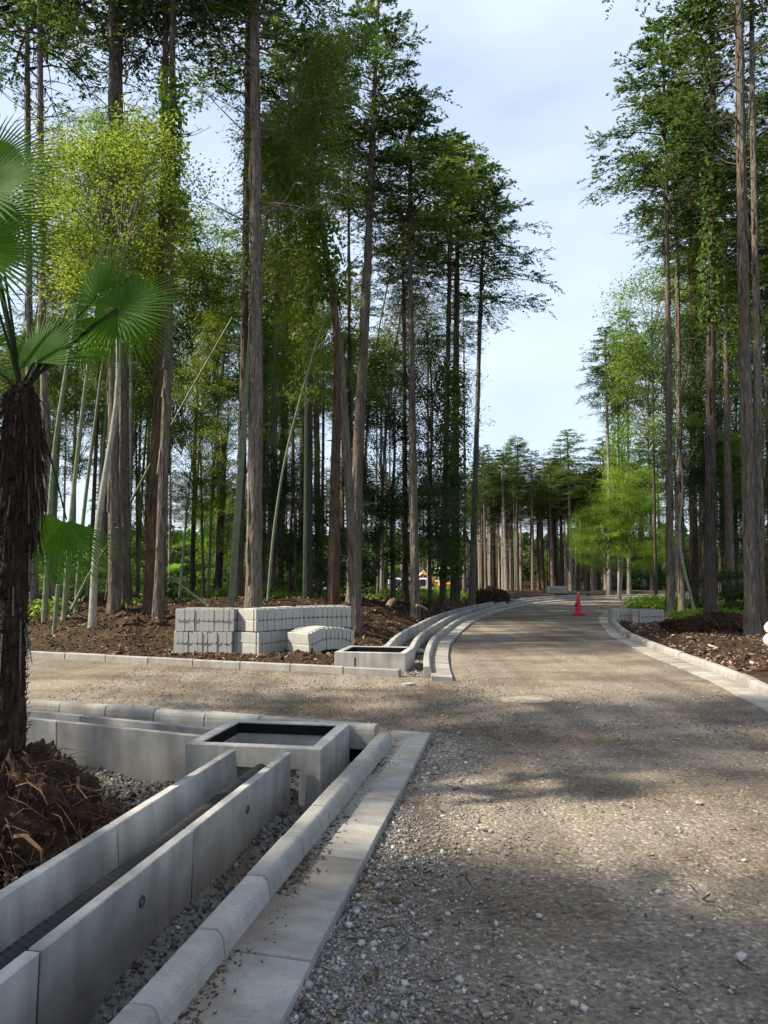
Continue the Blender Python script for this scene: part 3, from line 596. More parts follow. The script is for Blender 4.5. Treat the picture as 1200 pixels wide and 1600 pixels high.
# ------------------------------------------------------------------ vegetation generators
def leaf_quads(C, axis_, nrm, ln, wd):
    """rhombus leaves: centres C, long axis, normal"""
    axis_ = axis_ / (np.linalg.norm(axis_, axis=1)[:, None] + 1e-9)
    sd = np.cross(nrm, axis_); sd /= (np.linalg.norm(sd, axis=1)[:, None] + 1e-9)
    ln, wd = ln[:, None], wd[:, None]
    V = np.stack([C - axis_ * ln * .5, C + sd * wd * .5 - axis_ * ln * .05, C + axis_ * ln * .5, C - sd * wd * .5 - axis_ * ln * .05], 1)
    return V.reshape(-1, 3), np.arange(len(C) * 4).reshape(-1, 4)
def conifer(seed, H=7.0, Rr=2.0, nb=50, leaves=125, droop=.45, low=.6):
    """crown foliage + limb mesh; local origin on the trunk axis at crown base"""
    r = np.random.default_rng(seed); C = []; A = []; Nn = []; Ln = []; Wd = []; Tt = []; limbs = MB()
    for i_ in range(nb):
        tt = ((i_ + r.uniform(0, 1)) / nb) ** .92; z = tt * H; az = i_ * 2.39996 + r.normal(0, .35)
        pr = (low + (1 - low) * min(1, tt / .25)) if tt < .25 else (max(0, 1 - (tt - .25) / .77)) ** .85
        ln = Rr * pr * r.uniform(.55, 1.15) + .18
        d = np.array([math.cos(az), math.sin(az), 0]); rise = ln * (.15 + .65 * tt); dr = ln * droop * (1 - .5 * tt)
        def pt(s): return np.array([0, 0, z]) + d * ln * s + np.array([0, 0, rise * s - dr * s * s])
        if ln > .5: limbs.tube([pt(0), pt(.35), pt(.7), pt(.97)], [.03 * ln / 2 + .008, .02 * ln / 2 + .006, .011, .005], 4, False)
        dens = .35 if tt < .14 else 1
        k_ = max(2, int(2.6 * ln + 1.5))
        for q_ in range(k_):
            s = (q_ + r.uniform(.1, 1.0)) / k_ * .72 + .32; c0 = pt(s) + r.normal(0, .07, 3) * ln; sp = (.15 + .085 * ln) * r.uniform(.7, 1.3); n_ = int(leaves * r.uniform(.6, 1.35) * dens)
            m_ = 8; sdv = np.array([-d[1], d[0], 0]); lo = np.clip(r.normal(0, .8, (m_, 3)), -1.4, 1.4)
            st = c0 + lo[:, :1] * d * sp * .8 + lo[:, 1:2] * sdv * sp * .5 + lo[:, 2:] * np.array([0, 0, sp * .22])
            td = d * r.uniform(.3, 1.0, (m_, 1)) + sdv * (lo[:, 1:2] * .9 + r.normal(0, .3, (m_, 1))) + np.array([0, 0, 1]) * r.normal(-.12 + .35 * tt, .28, (m_, 1)); td /= np.linalg.norm(td, axis=1)[:, None]
            tl = sp * r.uniform(1.0, 1.9, m_); w_ = r.integers(0, m_, n_); u_ = r.uniform(0, 1, n_) ** .8; D = td[w_]; Sv = np.cross(D, np.array([0, 0, 1.0])); Sv /= np.linalg.norm(Sv, axis=1)[:, None] + 1e-6; sg = np.where(r.uniform(0, 1, n_) < .5, -1, 1)[:, None]
            P_ = st[w_] + D * (tl[w_] * u_)[:, None] + Sv * sg * (sp * .26 * (1.1 - u_))[:, None] * r.uniform(.1, 1, (n_, 1)); P_[:, 2] -= .16 * u_ * u_ * tl[w_]; P_ += r.normal(0, .018, (n_, 3))
            C.append(P_); A.append(D + Sv * sg * .75 + r.normal(0, .18, (n_, 3))); Nn.append(r.normal(0, .4, (n_, 3)) + np.array([0, 0, .9])); Ln.append(r.uniform(.07, .15, n_)); Wd.append(r.uniform(.028, .052, n_))
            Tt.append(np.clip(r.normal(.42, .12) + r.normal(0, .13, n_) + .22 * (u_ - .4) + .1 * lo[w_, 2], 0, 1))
            if ln > .5:
                for j in range(0, m_, 2): limbs.tube([tuple(st[j]), tuple(st[j] + td[j] * tl[j] * .8)], [.006, .003], 3, False)
    C, A, Nn, Ln, Wd, Tt = map(np.concatenate, (C, A, Nn, Ln, Wd, Tt))
    V, Fc = leaf_quads(C, A, Nn, Ln, Wd)
    return (V, Fc, Tt), limbs
def broad(seed, H=4.0, Rr=2.0, clumps=70, leaves=95, leaf=.11, flat=.5, hollow=.25):
    r = np.random.default_rng(seed); C = []; Nn = []; Ln = []; Wd = []; Tt = []; limbs = MB()
    for i_ in range(clumps):
        a = r.uniform(0, 2 * math.pi); u = r.uniform(0, 1); rad = Rr * math.sin(math.pi * (.12 + .8 * u)) * r.uniform(hollow, 1.05) ** .6; z = H * u
        c0 = np.array([rad * math.cos(a), rad * math.sin(a), z + r.normal(0, .1)]); sp = r.uniform(.2, .42) * Rr / 2 + .08; n_ = int(leaves * r.uniform(.5, 1.4))
        off = np.clip(r.normal(0, .9, (n_, 3)), -1.6, 1.6) * np.array([sp, sp, sp * flat * .7])
        C.append(c0 + off); Nn.append(r.normal(0, .55, (n_, 3)) + np.array([0, 0, .9])); Ln.append(r.uniform(.7, 1.35, n_) * leaf); Wd.append(r.uniform(.4, .7, n_) * leaf)
        Tt.append(np.clip(r.normal(.45, .15) + r.normal(0, .15, n_), 0, 1))
        if i_ % 3 == 0:
            zb = max(-.3, z * .5 - .4); limbs.tube([(0, 0, zb), tuple(c0 * np.array([.4, .4, 0]) + np.array([0, 0, zb + (z - zb) * .5])), tuple(c0)], [.03, .018, .006], 4, False)
    C, Nn, Ln, Wd, Tt = map(np.concatenate, (C, Nn, Ln, Wd, Tt))
    V, Fc = leaf_quads(C, r.normal(0, 1, (len(C), 3)) * np.array([1, 1, .5]), Nn, Ln, Wd)
    return (V, Fc, Tt), limbs
def plume(seed, L_=6.0, spread=1.1, n=90, leaves=60):
    """bamboo foliage along a bowed tip; origin at its lower end, bowing to +x"""
    r = np.random.default_rng(seed); C = []; A = []; Ln = []; Wd = []; Tt = []; limbs = MB()
    def pt(s): return np.array([1.6 * s * s * L_ / 6, 0, L_ * (s - .18 * s * s)])
    for i_ in range(n):
        s = r.uniform(.02, 1) ** .9; az = r.uniform(0, 2 * math.pi); w = spread * (1.05 - s * .75) * r.uniform(.3, 1.1); c1 = pt(s) + np.array([math.cos(az) * w, math.sin(az) * w, r.uniform(.0, .35)])
        limbs.tube([pt(s), tuple((pt(s) + c1) / 2 + np.array([0, 0, .1])), c1], [.008, .005, .003], 3, False)
        n_ = int(leaves * r.uniform(.4, 1.4)); off = r.normal(0, 1, (n_, 3)) * np.array([.26, .26, .2]); off[:, 2] -= .1
        C.append(c1 + off); A.append(np.array([math.cos(az), math.sin(az), -.8]) + r.normal(0, .5, (n_, 3))); Ln.append(r.uniform(.09, .18, n_)); Wd.append(r.uniform(.024, .045, n_)); Tt.append(np.clip(r.normal(.5, .16) + r.normal(0, .15, n_), 0, 1))
    C, A, Ln, Wd, Tt = map(np.concatenate, (C, A, Ln, Wd, Tt))
    V, Fc = leaf_quads(C, A, r.normal(0, 1, (len(C), 3)), Ln, Wd)
    return (V, Fc, Tt), limbs
def dead_branches(seed, H=6.0, n=34, lmax=1.7, up=.25):
    r = random.Random(seed); mb = MB()
    for i_ in range(n):
        z = r.uniform(0, H); a = r.uniform(0, 2 * math.pi); l = lmax * r.uniform(.2, 1) * (.45 + .55 * z / H); d = Vector((math.cos(a), math.sin(a), 0)); u = up * r.uniform(-.6, 2.2); bend = r.uniform(-.5, .35)
        P = [Vector((0, 0, z)) + d * l * s + Vector((r.uniform(-.04, .04), r.uniform(-.04, .04), l * (u * s + bend * s * s))) * (1 if s else 0) for s in (0, .3, .6, 1)]
        mb.tube(P, [.016, .011, .007, .003], 4, False)
        for q_ in range(r.randint(1, 4)):
            b0 = P[1].lerp(P[3], r.random()); e = b0 + (d * r.uniform(.2, .8) + Vector((r.uniform(-.6, .6), r.uniform(-.6, .6), r.uniform(-.2, .5)))) * l * .4
            mb.tube([b0, b0.lerp(e, .5) + Vector((0, 0, .03)), e], [.006, .0045, .0025], 3, False)
    return mb
def crown_data(gen, mat, lmat):
    (V, Fc, Tt), limbs = gen
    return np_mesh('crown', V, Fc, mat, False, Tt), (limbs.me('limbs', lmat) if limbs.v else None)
CON = [crown_data(conifer(20 + k, *a), M['leaf_conifer'], M['bark_dark']) for k, a in enumerate(((7, 2.0), (6.4, 1.9, 44), (7.6, 2.1, 54), (7, 1.75, 46, 115), (5.6, 2.1, 40, 120, .3), (8.2, 2.15, 58)))]
BRD = {c: [crown_data(broad(40 + k, H_, R_, cl, lv, lf), M[c], M['twig']) for k, (H_, R_, cl, lv, lf) in enumerate(((4.2, 2.0, 72, 150, .085), (3.4, 1.8, 58, 150, .08), (5.2, 1.6, 70, 140, .085)))] for c in ('leaf_mid', 'leaf_dark', 'leaf_bright', 'leaf_yellow')}
PLM = {c: [crown_data(plume(60 + k, 6 + k, 1.1 + .15 * k), M[c], M['culm']) for k in range(2)] for c in ('leaf_mid', 'leaf_yellow')}
DEAD = [dead_branches(80 + k, 6, 46 + 5 * k, 1.5 + .25 * k).me('dead_branches', M['twig']) for k in range(4)]

def trunk_mesh(path, r0, r1, mat, seed=0, n=16, flare=.35, ridge=.09, step=.55):
    """path: Vectors relative to base"""
    path = [Vector(p) for p in path]; P = np.array(path); s = np.r_[0, np.cumsum(np.linalg.norm(np.diff(P, axis=0), axis=1))]
    m_ = max(4, int(s[-1] / step)); u = np.r_[0, .12, .3, np.linspace(.6, s[-1], m_)]; rr = np.random.default_rng(seed)
    k1 = rr.uniform(0, 1, (n,)); V = []
    # smooth the path a little
    X = np.stack([np.interp(u, s, P[:, q_]) for q_ in range(3)], -1)
    for it in range(2): X[1:-1] = (X[:-2] + 2 * X[1:-1] + X[2:]) / 4
    ang = np.arange(n) * 2 * math.pi / n; ph = rr.uniform(0, 6, 4)
    lobes = .05 * np.cos(2 * ang + ph[0]) + .05 * np.cos(3 * ang + ph[1])
    for j, uu in enumerate(u):
        f = uu / s[-1]; rad = r0 * (1 - f) + r1 * f
        fl = flare * math.exp(-uu / .28) * (1 + .8 * np.cos(5 * ang + ph[2]) * .6)
        w = 1 + lobes + ridge * (k1 - .5) * 2 + rr.normal(0, .022, n) + fl
        a2 = ang + .12 * f + ph[3]
        V.append(np.stack([X[j, 0] + rad * w * np.cos(a2), X[j, 1] + rad * w * np.sin(a2), np.full(n, X[j, 2])], -1))
    V = np.concatenate(V); nr = len(u); i_ = np.arange(nr * n).reshape(nr, n); nxt = np.roll(i_, -1, axis=1)
    Fc = np.stack([i_[:-1], nxt[:-1], nxt[1:], i_[1:]], -1).reshape(-1, 4)
    return np_mesh('trunk', V, Fc, mat, True)
rt = random.Random(5)
def hero(label, Y, pts, w0, w1, mat='bark', crown=None, dead=None, name='cypress_tree', cat='tree', group='tall cypress trees by the road', seed=0, ivy=None, foliage=None, base_drop=.15):
    """trunk traced from bottom to top at depth Y; crown=(variant, base py, radius scale); dead=(py low, variant, scale)"""
    W_ = [at(px, py, Y) for px, py in pts]; b0 = W_[0].copy(); g0 = gz(b0.x, Y) - base_drop
    if W_[0].z > g0: b0.z = g0; W_ = [b0] + W_
    else: W_[0].z = g0
    root = empty(name, W_[0], 0, label, cat, group); rel = [w - W_[0] for w in W_]
    q0 = .7 if w0 >= 24 else .8; r0, r1 = q0 * w0 * Y / 2400, q0 * w1 * Y / 2400
    obj('trunk', trunk_mesh(rel, r0, r1, M[mat], seed), root)
    zz = [v.z for v in rel]
    def on(z): return Vector((float(np.interp(z, zz, [v.x for v in rel])), float(np.interp(z, zz, [v.y for v in rel])), z))
    if Y < 33 and name == 'cypress_tree':
        q = random.Random(seed + 900); sb = MB(); pl = MB(); ztop = min(zz[-1], 14.5)
        for j in range(int(ztop * 2.6)):
            z = q.uniform(1.2, ztop); a = q.uniform(0, 6.283); c0 = on(z); f = z / zz[-1]; rr_0 = r0 * (1 - f) + r1 * f; d = Vector((math.cos(a), math.sin(a), q.uniform(-.1, .5))); l = q.uniform(.05, .2) + rr_0
            sb.tube([c0 + d * rr_0 * .7, c0 + d * l], [q.uniform(.012, .026), .006], 5)
        for j in range(int(ztop * 7)):
            z = q.uniform(.3, ztop); a = q.uniform(0, 6.283); f = z / zz[-1]; rr_0 = (r0 * (1 - f) + r1 * f) * q.uniform(1.02, 1.12); l = q.uniform(.25, .9); wd = q.uniform(.012, .035); c0, c1 = on(z), on(min(z + l, zz[-1])); d = Vector((math.cos(a), math.sin(a), 0)); sd = Vector((-d.y, d.x, 0)) * wd; o_ = d * q.uniform(.0, .05)
            P = [c0 + d * rr_0 * .99 + o_, c0.lerp(c1, .5) + d * rr_0 + o_ * .3, c1 + d * rr_0 * .93]
            pl.add([P[0] - sd, P[0] + sd * .6, P[1] - sd, P[1] + sd, P[2] - sd * .5, P[2] + sd * .7, P[0] - d * .008 - sd, P[1] - d * .012, P[2] - d * .01], [(0, 1, 3, 2), (2, 3, 5, 4)])
        obj('branch_stubs', sb.me('branch_stubs', M[mat]), root)['kind'] = 'stuff'
        obj('bark_strips', pl.me('bark_strips', M[mat]), root)['kind'] = 'stuff'
    if crown:
        k, pyb, rs = crown[:3]; cm = CON[k]; zb = at(0, pyb, Y).z - W_[0].z; hs = (zz[-1] + .5 - zb) / (cm[0].get('H') or max(v.co.z for v in cm[0].vertices)); p0 = on(zb); tp = rel[-1] - p0
        rx = math.atan2(-tp.y, tp.z); ry = math.atan2(tp.x, tp.z); rz = rt.uniform(0, 6.28)
        E = (Euler((rx, ry, 0)).to_matrix() @ Matrix.Rotation(rz, 3, 'Z')).to_euler()
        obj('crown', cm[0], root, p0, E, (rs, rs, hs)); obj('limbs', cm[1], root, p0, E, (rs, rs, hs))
    if dead:
        pyl, k, sc = dead; p0 = on(at(0, pyl, Y).z - W_[0].z); obj('dead_branches', DEAD[k], root, p0, (0, 0, rt.uniform(0, 6)), (sc, sc, sc))
    if ivy:
        py0, py1, rad_, mt, n_ = ivy; r = np.random.default_rng(seed + 5); z0, z1 = at(0, py0, Y).z - W_[0].z, at(0, py1, Y).z - W_[0].z
        z = r.uniform(z0, z1, n_); a = r.uniform(0, 6.283, n_); q_ = rad_ * (.35 + .65 * vnoise(a * 1.3, z, .6, seed)) * r.uniform(.35, 1.1, n_) + r1
        C = np.stack([np.interp(z, zz, [v.x for v in rel]) + q_ * np.cos(a), q_ * np.sin(a), z], -1)
        V, Fc = leaf_quads(C, r.normal(0, 1, (n_, 3)) - np.array([0, 0, .6]), np.stack([np.cos(a), np.sin(a), r.normal(.3, .4, n_)], -1), r.uniform(.09, .17, n_), r.uniform(.07, .12, n_))
        obj('ivy', np_mesh('ivy', V, Fc, M[mt], False, np.clip(r.normal(.5, .22, n_), 0, 1)), root)['kind'] = 'stuff'
    if foliage:
        for (c_, k, px, py, sc) in foliage:
            q_ = at(px, py, Y) - W_[0]; cm = BRD[c_][k]; q_.y += rt.uniform(-.5, .5); rz = rt.uniform(0, 6)
            obj('crown', cm[0], root, q_, (0, 0, rz), (sc, sc, sc)); obj('limbs', cm[1], root, q_, (0, 0, rz), (sc, sc, sc))
    return root
for c_ in CON: c_[0]['H'] = max(v.co.z for v in c_[0].vertices)

# ------------------------------------------------------------------ tall trees one can tell apart
T = hero
T('thin twin-like cypress trunk behind the palm crown, nearest the frame edge', 20, [(52, 930), (45, 500), (42, 0), (40, -330)], 17, 6, 'bark_pale', (0, 130, 1.15), (300, 0, 1.3), seed=1)
T('pale cypress with many bare upward branches just beside the palm fans', 18.5, [(80, 940), (66, 500), (62, 0), (60, -400)], 18, 7, 'bark_pale', (1, 90, 1.25), (330, 1, 1.4), seed=2)
T('stout brown cypress with bare upper branches above the palm fan', 17, [(178, 958), (176, 480), (175, 100), (174, -420)], 27, 9, 'bark', (2, 70, 1.1), (400, 2, 1.25), seed=3)
T('twin brown trunk pressed against the stout cypress above the palm fan', 17.6, [(197, 955), (192, 500), (186, 100), (182, -380)], 20, 8, 'bark', (3, 20, 1.0), (330, 3, 1.2), seed=4)
T('leaning reddish cypress left of its close twin, behind the mulch bank', 17.2, [(232, 952), (247, 600), (256, 300), (262, -300)], 24, 8, 'bark_red', (0, 90, 1.05), (330, 0, 1.1), seed=5)
T('leaning reddish cypress right of its close twin, bright leaves on it', 16.6, [(247, 952), (263, 560), (269, 200), (272, -360)], 25, 9, 'bark', (5, 30, 1.05), (420, 1, 1.1), seed=6, ivy=(330, 110, .5, 'leaf_bright', 900))
T('large straight grey cypress rising behind the block bundles', 16.5, [(395, 950), (399, 600), (399, 300), (397, 0), (396, -420)], 34, 13, 'bark', (2, -20, 1.15), (470, 3, 1.35), seed=7)
T('slimmer dark trunk half hidden behind the large straight cypress', 22, [(372, 940), (381, 600), (386, 250), (389, -100)], 17, 9, 'bark_dark', (4, 150, 1.2), None, seed=8)
T('slender dark cypress between the large grey trunk and the leaning bamboo', 28, [(436, 930), (447, 560), (452, 300), (452, 90)], 15, 5, 'bark_dark', (1, 330, 1), (480, 0, .9), seed=9)
T('straight dark cypress wrapped in green bamboo leaves', 23, [(480, 940), (482, 600), (486, 300), (488, 60)], 20, 8, 'bark_dark', (3, 300, .95), None, seed=10, ivy=(560, 330, .8, 'leaf_yellow', 1500))
T('slim trunk right behind the leaf wrapped cypress', 27, [(497, 930), (494, 600), (490, 300), (489, 130)], 13, 6, 'bark', (0, 330, .8), None, seed=11)
T('red-brown torn cypress with split bark and crooked top', 17.6, [(521, 955), (524, 760), (529, 560), (524, 480), (512, 410), (500, 330)], 29, 12, 'bark_red', None, (460, 1, .5), seed=12, ivy=(470, 330, .6, 'leaf_mid', 700))
T('crooked grey trunk leaning against the red-brown torn cypress', 17.1, [(556, 958), (549, 820), (541, 690), (535, 590), (530, 520)], 21, 12, 'bark', None, None, seed=13)
T('tallest leaning cypress with bright green sunlit crown against the sky', 22, [(553, 935), (560, 700), (573, 450), (586, 120), (592, -8)], 31, 6, 'bark', (5, 330, .92), (470, 2, .9), seed=14)
T('thin straight trunk just behind the tallest leaning cypress', 30, [(545, 930), (546, 600), (545, 330), (546, 210)], 9, 4, 'bark_dark', (4, 350, .9), (520, 0, 1), seed=15)
T('straight grey cypress with dark crown right of the tallest leaning tree', 23, [(649, 950), (645, 700), (641, 420), (640, 170)], 17, 5, 'bark', (2, 395, 1.02), (560, 3, 1.0), seed=16)
T('slim dark cypress behind the straight grey one, bare below its crown', 29, [(634, 930), (632, 640), (630, 440), (629, 330)], 10, 4, 'bark_dark', (0, 470, .8), (640, 1, 1.1), seed=17)
T('dark ivy covered cypress left of the pair by the road bend', 29, [(692, 940), (697, 700), (702, 450), (706, 230)], 13, 5, 'bark_dark', (1, 420, 1.15), (540, 0, 1), seed=18, ivy=(900, 560, .75, 'leaf_dark', 2600))
T('thick ivy covered cypress right of the pair by the road bend', 30.5, [(711, 940), (712, 700), (714, 450), (716, 240)], 18, 6, 'bark_dark', (5, 430, 1.05), (540, 1, 1), seed=19, ivy=(905, 580, .7, 'leaf_dark', 2400))
T('lone slim cypress nearest the road bend, crown outlined against open sky', 32, [(737, 948), (744, 700), (752, 440), (760, 262)], 13, 4, 'bark', (2, 505, 1.22), (560, 2, .8), seed=20)
T('dark straight cypress nearest the road inside the right bend', 24, [(1047, 968), (1046, 700), (1043, 420), (1038, 180), (1036, 50)], 16, 5, 'bark', (0, 330, 1.08), (520, 3, .9), seed=21)
T('paler trunk close behind the dark straight cypress inside the bend', 26, [(1066, 962), (1062, 700), (1058, 400), (1056, 150)], 14, 5, 'bark', (4, 380, .9), None, seed=22)
T('rough ivy streaked cypress standing between the two bare roadside trunks', 22, [(1110, 975), (1110, 700), (1112, 400), (1114, 150), (1112, -60)], 23, 9, 'bark_dark', (2, 300, 1.05), (420, 2, 1), seed=23, ivy=(520, 180, .45, 'leaf_mid', 1500))
T('big furrowed cypress beside the white hose coils', 17.2, [(1176, 1000), (1170, 800), (1162, 480), (1156, 100), (1152, -350)], 31, 12, 'bark', (5, -60, 1.2), (300, 3, 1.1), seed=24)
T('slim trunk hugging the big furrowed cypress', 18.4, [(1190, 985), (1184, 600), (1176, 200), (1172, -250)], 18, 7, 'bark', (1, 60, 1.1), None, seed=25)
T('reddish trunk half hidden behind the paler bend cypress', 28, [(1083, 955), (1082, 700), (1080, 420), (1078, 250)], 15, 6, 'bark_red', (3, 420, .9), None, seed=26)
T('slim tall trunk standing clear between two roadside cypresses', 30, [(1099, 950), (1094, 640), (1088, 380), (1086, 180)], 12, 5, 'bark', (1, 420, 1.1), (520, 0, .9), seed=27)
T('slender pale cypress left of the ivy column at the far bend', 46, [(951, 925), (952, 760), (947, 600), (945, 520)], 8, 3, 'bark_pale', (2, 650, .85), (720, 0, 1.1), seed=28)
T('bright ivy column climbing a slim cypress at the far bend', 47, [(968, 925), (966, 760), (966, 600), (980, 495)], 7, 3, 'bark_pale', (5, 650, .98), None, seed=29, ivy=(870, 540, 1.25, 'leaf_bright', 9000))
T('pale bare trunk right of the ivy column at the far bend', 48, [(983, 925), (982, 760), (980, 600), (988, 540)], 8, 3, 'bark_pale', (4, 660, 1), (700, 1, 1.1), seed=30)
T('broken dark stump-topped trunk among the forest behind the blocks', 27, [(340, 925), (346, 800), (350, 680)], 15, 12, 'bark_dark', None, None, seed=31)
T('crooked pale smooth-barked trunk rising beside the palm', 15.6, [(145, 955), (150, 830), (168, 720), (182, 650), (188, 560), (183, 500)], 13, 7, 'smooth_bark', None, None, name='broadleaf_tree', group='broadleaf trees in the forest', seed=32, foliage=[('leaf_yellow', 0, 190, 470, .9), ('leaf_bright', 1, 150, 400, .8)])
T('thin winding pale sapling inside the right bend beside the dark cypress', 23, [(1088, 968), (1072, 900), (1058, 850), (1062, 800), (1072, 770), (1060, 700)], 6, 3, 'smooth_bark', None, None, name='sapling', group='broadleaf trees in the forest', seed=33)

# understory broadleaf trees: (label, Y, trunk px path, w, colour, crowns)
U = [
 ('bright green maple hanging over the far end of the bend', 40, [(968, 935), (972, 880), (975, 800), (978, 740)], 7, 'leaf_bright', [(1, 945, 892, .52), (1, 995, 894, .5), (0, 985, 856, .5), (1, 950, 856, .5), (0, 1018, 878, .42), (1, 914, 862, .36), (1, 1002, 806, .42), (1, 962, 806, .4), (1, 925, 885, .34)]),
 ('dense dark evergreen broadleaf tree left of the straight grey cypress', 26, [(615, 940), (612, 800), (618, 700), (615, 640)], 9, 'leaf_dark', [(0, 600, 800, .8), (1, 560, 850, .7), (0, 612, 690, .75), (2, 640, 880, .6), (1, 590, 890, .7)]),
 ('dark glossy broadleaf tree right of the straight grey cypress', 27, [(672, 945), (670, 800), (676, 650), (672, 560)], 8, 'leaf_dark', [(0, 672, 720, .75), (2, 670, 840, .7), (1, 685, 640, .7), (1, 668, 560, .55), (0, 690, 870, .65)]),
 ('shadowed evergreen shrub-tree behind the leaning bamboo', 25, [(455, 945), (452, 860), (458, 780)], 7, 'leaf_dark', [(0, 440, 870, .65), (1, 470, 830, .65), (1, 430, 800, .55)]),
 ('yellow-green broadleaf tree glowing behind the stout cypress', 24, [(140, 930), (150, 700), (160, 450)], 10, 'leaf_yellow', [(0, 120, 480, .6), (1, 205, 420, .55), (2, 100, 390, .5), (1, 238, 500, .55), (0, 165, 545, .6), (1, 155, 345, .5), (2, 225, 350, .45), (1, 130, 420, .5), (0, 180, 470, .55), (1, 260, 590, .5), (1, 95, 600, .55), (0, 215, 560, .5)]),
 ('fresh green broadleaf tree above the yellow-green one', 23, [(200, 930), (205, 600), (200, 300)], 9, 'leaf_bright', [(1, 150, 280, .6), (0, 215, 270, .5), (1, 190, 330, .5)]),
 ('green broadleaf tree filling the gap behind the leaning twin cypresses', 27, [(300, 930), (305, 700), (310, 560)], 9, 'leaf_bright', [(0, 300, 560, .9), (1, 335, 620, .8), (2, 285, 700, .8), (0, 325, 500, .8), (1, 350, 700, .6)]),
 ('light green sapling crown low behind the leaning twin cypresses', 24, [(280, 940), (290, 820), (300, 720)], 6, 'leaf_bright', [(1, 300, 760, .65), (0, 275, 700, .6), (1, 330, 800, .55)]),
 ('leafy green tree deep behind the torn red-brown cypress', 32, [(500, 930), (505, 700), (505, 560)], 9, 'leaf_yellow', [(0, 470, 640, .8), (1, 505, 560, .8), (2, 440, 560, .8), (0, 545, 660, .7), (1, 420, 700, .7)]),
 ('dense dark tree filling the right forest behind the ivy streaked cypress', 27, [(1125, 950), (1128, 750), (1125, 560)], 9, 'leaf_dark', [(0, 1080, 660, .85), (1, 1120, 720, .85), (0, 1150, 620, .9), (2, 1130, 560, .8), (1, 1085, 740, .7), (0, 1155, 790, .85)]),
 ('green leafy tree at the frame edge behind the big furrowed cypress', 24, [(1205, 960), (1200, 700), (1198, 400)], 9, 'leaf_mid', [(0, 1200, 480, .8), (1, 1180, 560, .8), (0, 1210, 380, .8), (2, 1195, 680, .75), (1, 1195, 280, .75), (0, 1190, 800, .65)]),
 ('leafy mid-forest tree low behind the palm trunk', 25, [(40, 930), (45, 800), (50, 650)], 8, 'leaf_mid', [(0, 40, 700, .8), (1, 75, 790, .7), (0, 95, 640, .75), (1, 20, 860, .7), (2, 120, 740, .6)]),
 ('fresh green sapling tree filling the gap beside the crooked pale trunk', 26, [(215, 930), (214, 800), (212, 640)], 7, 'leaf_mid', [(1, 215, 640, .75), (0, 205, 740, .7), (1, 225, 840, .6), (0, 165, 680, .7)]),
 ('light green tree deep behind the large straight grey cypress', 31, [(420, 930), (420, 800), (415, 560)], 8, 'leaf_bright', [(0, 420, 600, .65), (1, 435, 730, .65), (2, 375, 620, .65), (1, 455, 480, .6), (0, 340, 880, .5)]),
 ('dark undergrowth tree low between the two roadside cypresses inside the bend', 26, [(1090, 950), (1090, 880), (1088, 800)], 6, 'leaf_dark', [(1, 1085, 840, .6), (0, 1140, 850, .7), (1, 1070, 760, .6), (0, 1175, 880, .6), (2, 1145, 740, .8)]),
 ('tall dark leafy tree behind the big furrowed cypress', 29, [(1150, 950), (1150, 700), (1150, 400)], 8, 'leaf_dark', [(0, 1150, 560, .7), (1, 1195, 620, .7), (1, 1090, 600, .6)]),
 ('yellow-green leafy tree low behind the fallen bamboo pole', 23, [(318, 940), (316, 820), (312, 660)], 6, 'leaf_yellow', [(1, 320, 650, .5), (0, 345, 760, .5), (1, 290, 820, .45), (0, 355, 860, .45), (1, 335, 560, .4)]),
 ('fresh green tree glowing between the leaning bamboo and the torn trunk', 24, [(462, 940), (460, 800), (458, 600)], 6, 'leaf_bright', [(1, 450, 560, .5), (0, 435, 660, .5), (1, 470, 740, .45), (0, 500, 640, .45), (1, 495, 520, .4)]),
 ('airy broadleaf tree between the far bend trees and the dark straight cypress', 38, [(1025, 930), (1022, 750), (1020, 560)], 7, 'leaf_mid', [(0, 1020, 590, .85), (1, 1045, 640, .8), (2, 1010, 700, .75), (1, 1075, 560, .8)]),
]
for k, (lab, Y, pts, w, c_, cr) in enumerate(U):
    T(lab, Y, pts, w, w * .4, 'smooth_bark' if k in (0, 5, 7) else 'bark_dark', name='broadleaf_tree', group='broadleaf trees in the forest', seed=50 + k, foliage=[(c_, kk, px, py, sc * Y / 24) for kk, px, py, sc in cr])

# ------------------------------------------------------------------ bamboo
def bamboo(label, Y, pts, w, mat='culm', plume_=None, group='bamboo culms in the forest', name='bamboo', rel_top=.45):
    W_ = [at(px, py, Y) for px, py in pts]; g0 = gz(W_[0].x, Y) - .05
    if W_[0].z > g0 and not label.startswith(('fallen', 'snapped')): W_[0] = Vector((W_[0].x, Y, g0))
    root = empty(name, W_[0], 0, label, 'bamboo', group); P = np.array([w_ - W_[0] for w_ in W_]); s = np.r_[0, np.cumsum(np.linalg.norm(np.diff(P, axis=0), axis=1))]
    ps = smooth_poly3(P); s = np.r_[0, np.cumsum(np.linalg.norm(np.diff(ps, axis=0), axis=1))]; mb = MB(); path = []; rad = []; r0 = .82 * w * Y / 2400; u = 0
    while u < s[-1]:
        for du, k in ((0, 1.0), (.012, 1.04), (.024, 1.0)):
            uu = min(u + du, s[-1]); path.append([np.interp(uu, s, ps[:, q_]) for q_ in range(3)]); rad.append(r0 * k * (1 - (1 - rel_top) * uu / s[-1]))
        u += .34
    mb.tube(path, rad, 8); obj('culm', mb.me('culm', M[mat], True), root)
    if plume_:
        for (c_, k, px, py, sc, az) in plume_:
            cm = PLM[c_][k]; q_ = at(px, py, Y) - W_[0]; obj('foliage', cm[0], root, q_, (0, 0, az), (sc,) * 3); obj('twigs', cm[1], root, q_, (0, 0, az), (sc,) * 3)
    return root
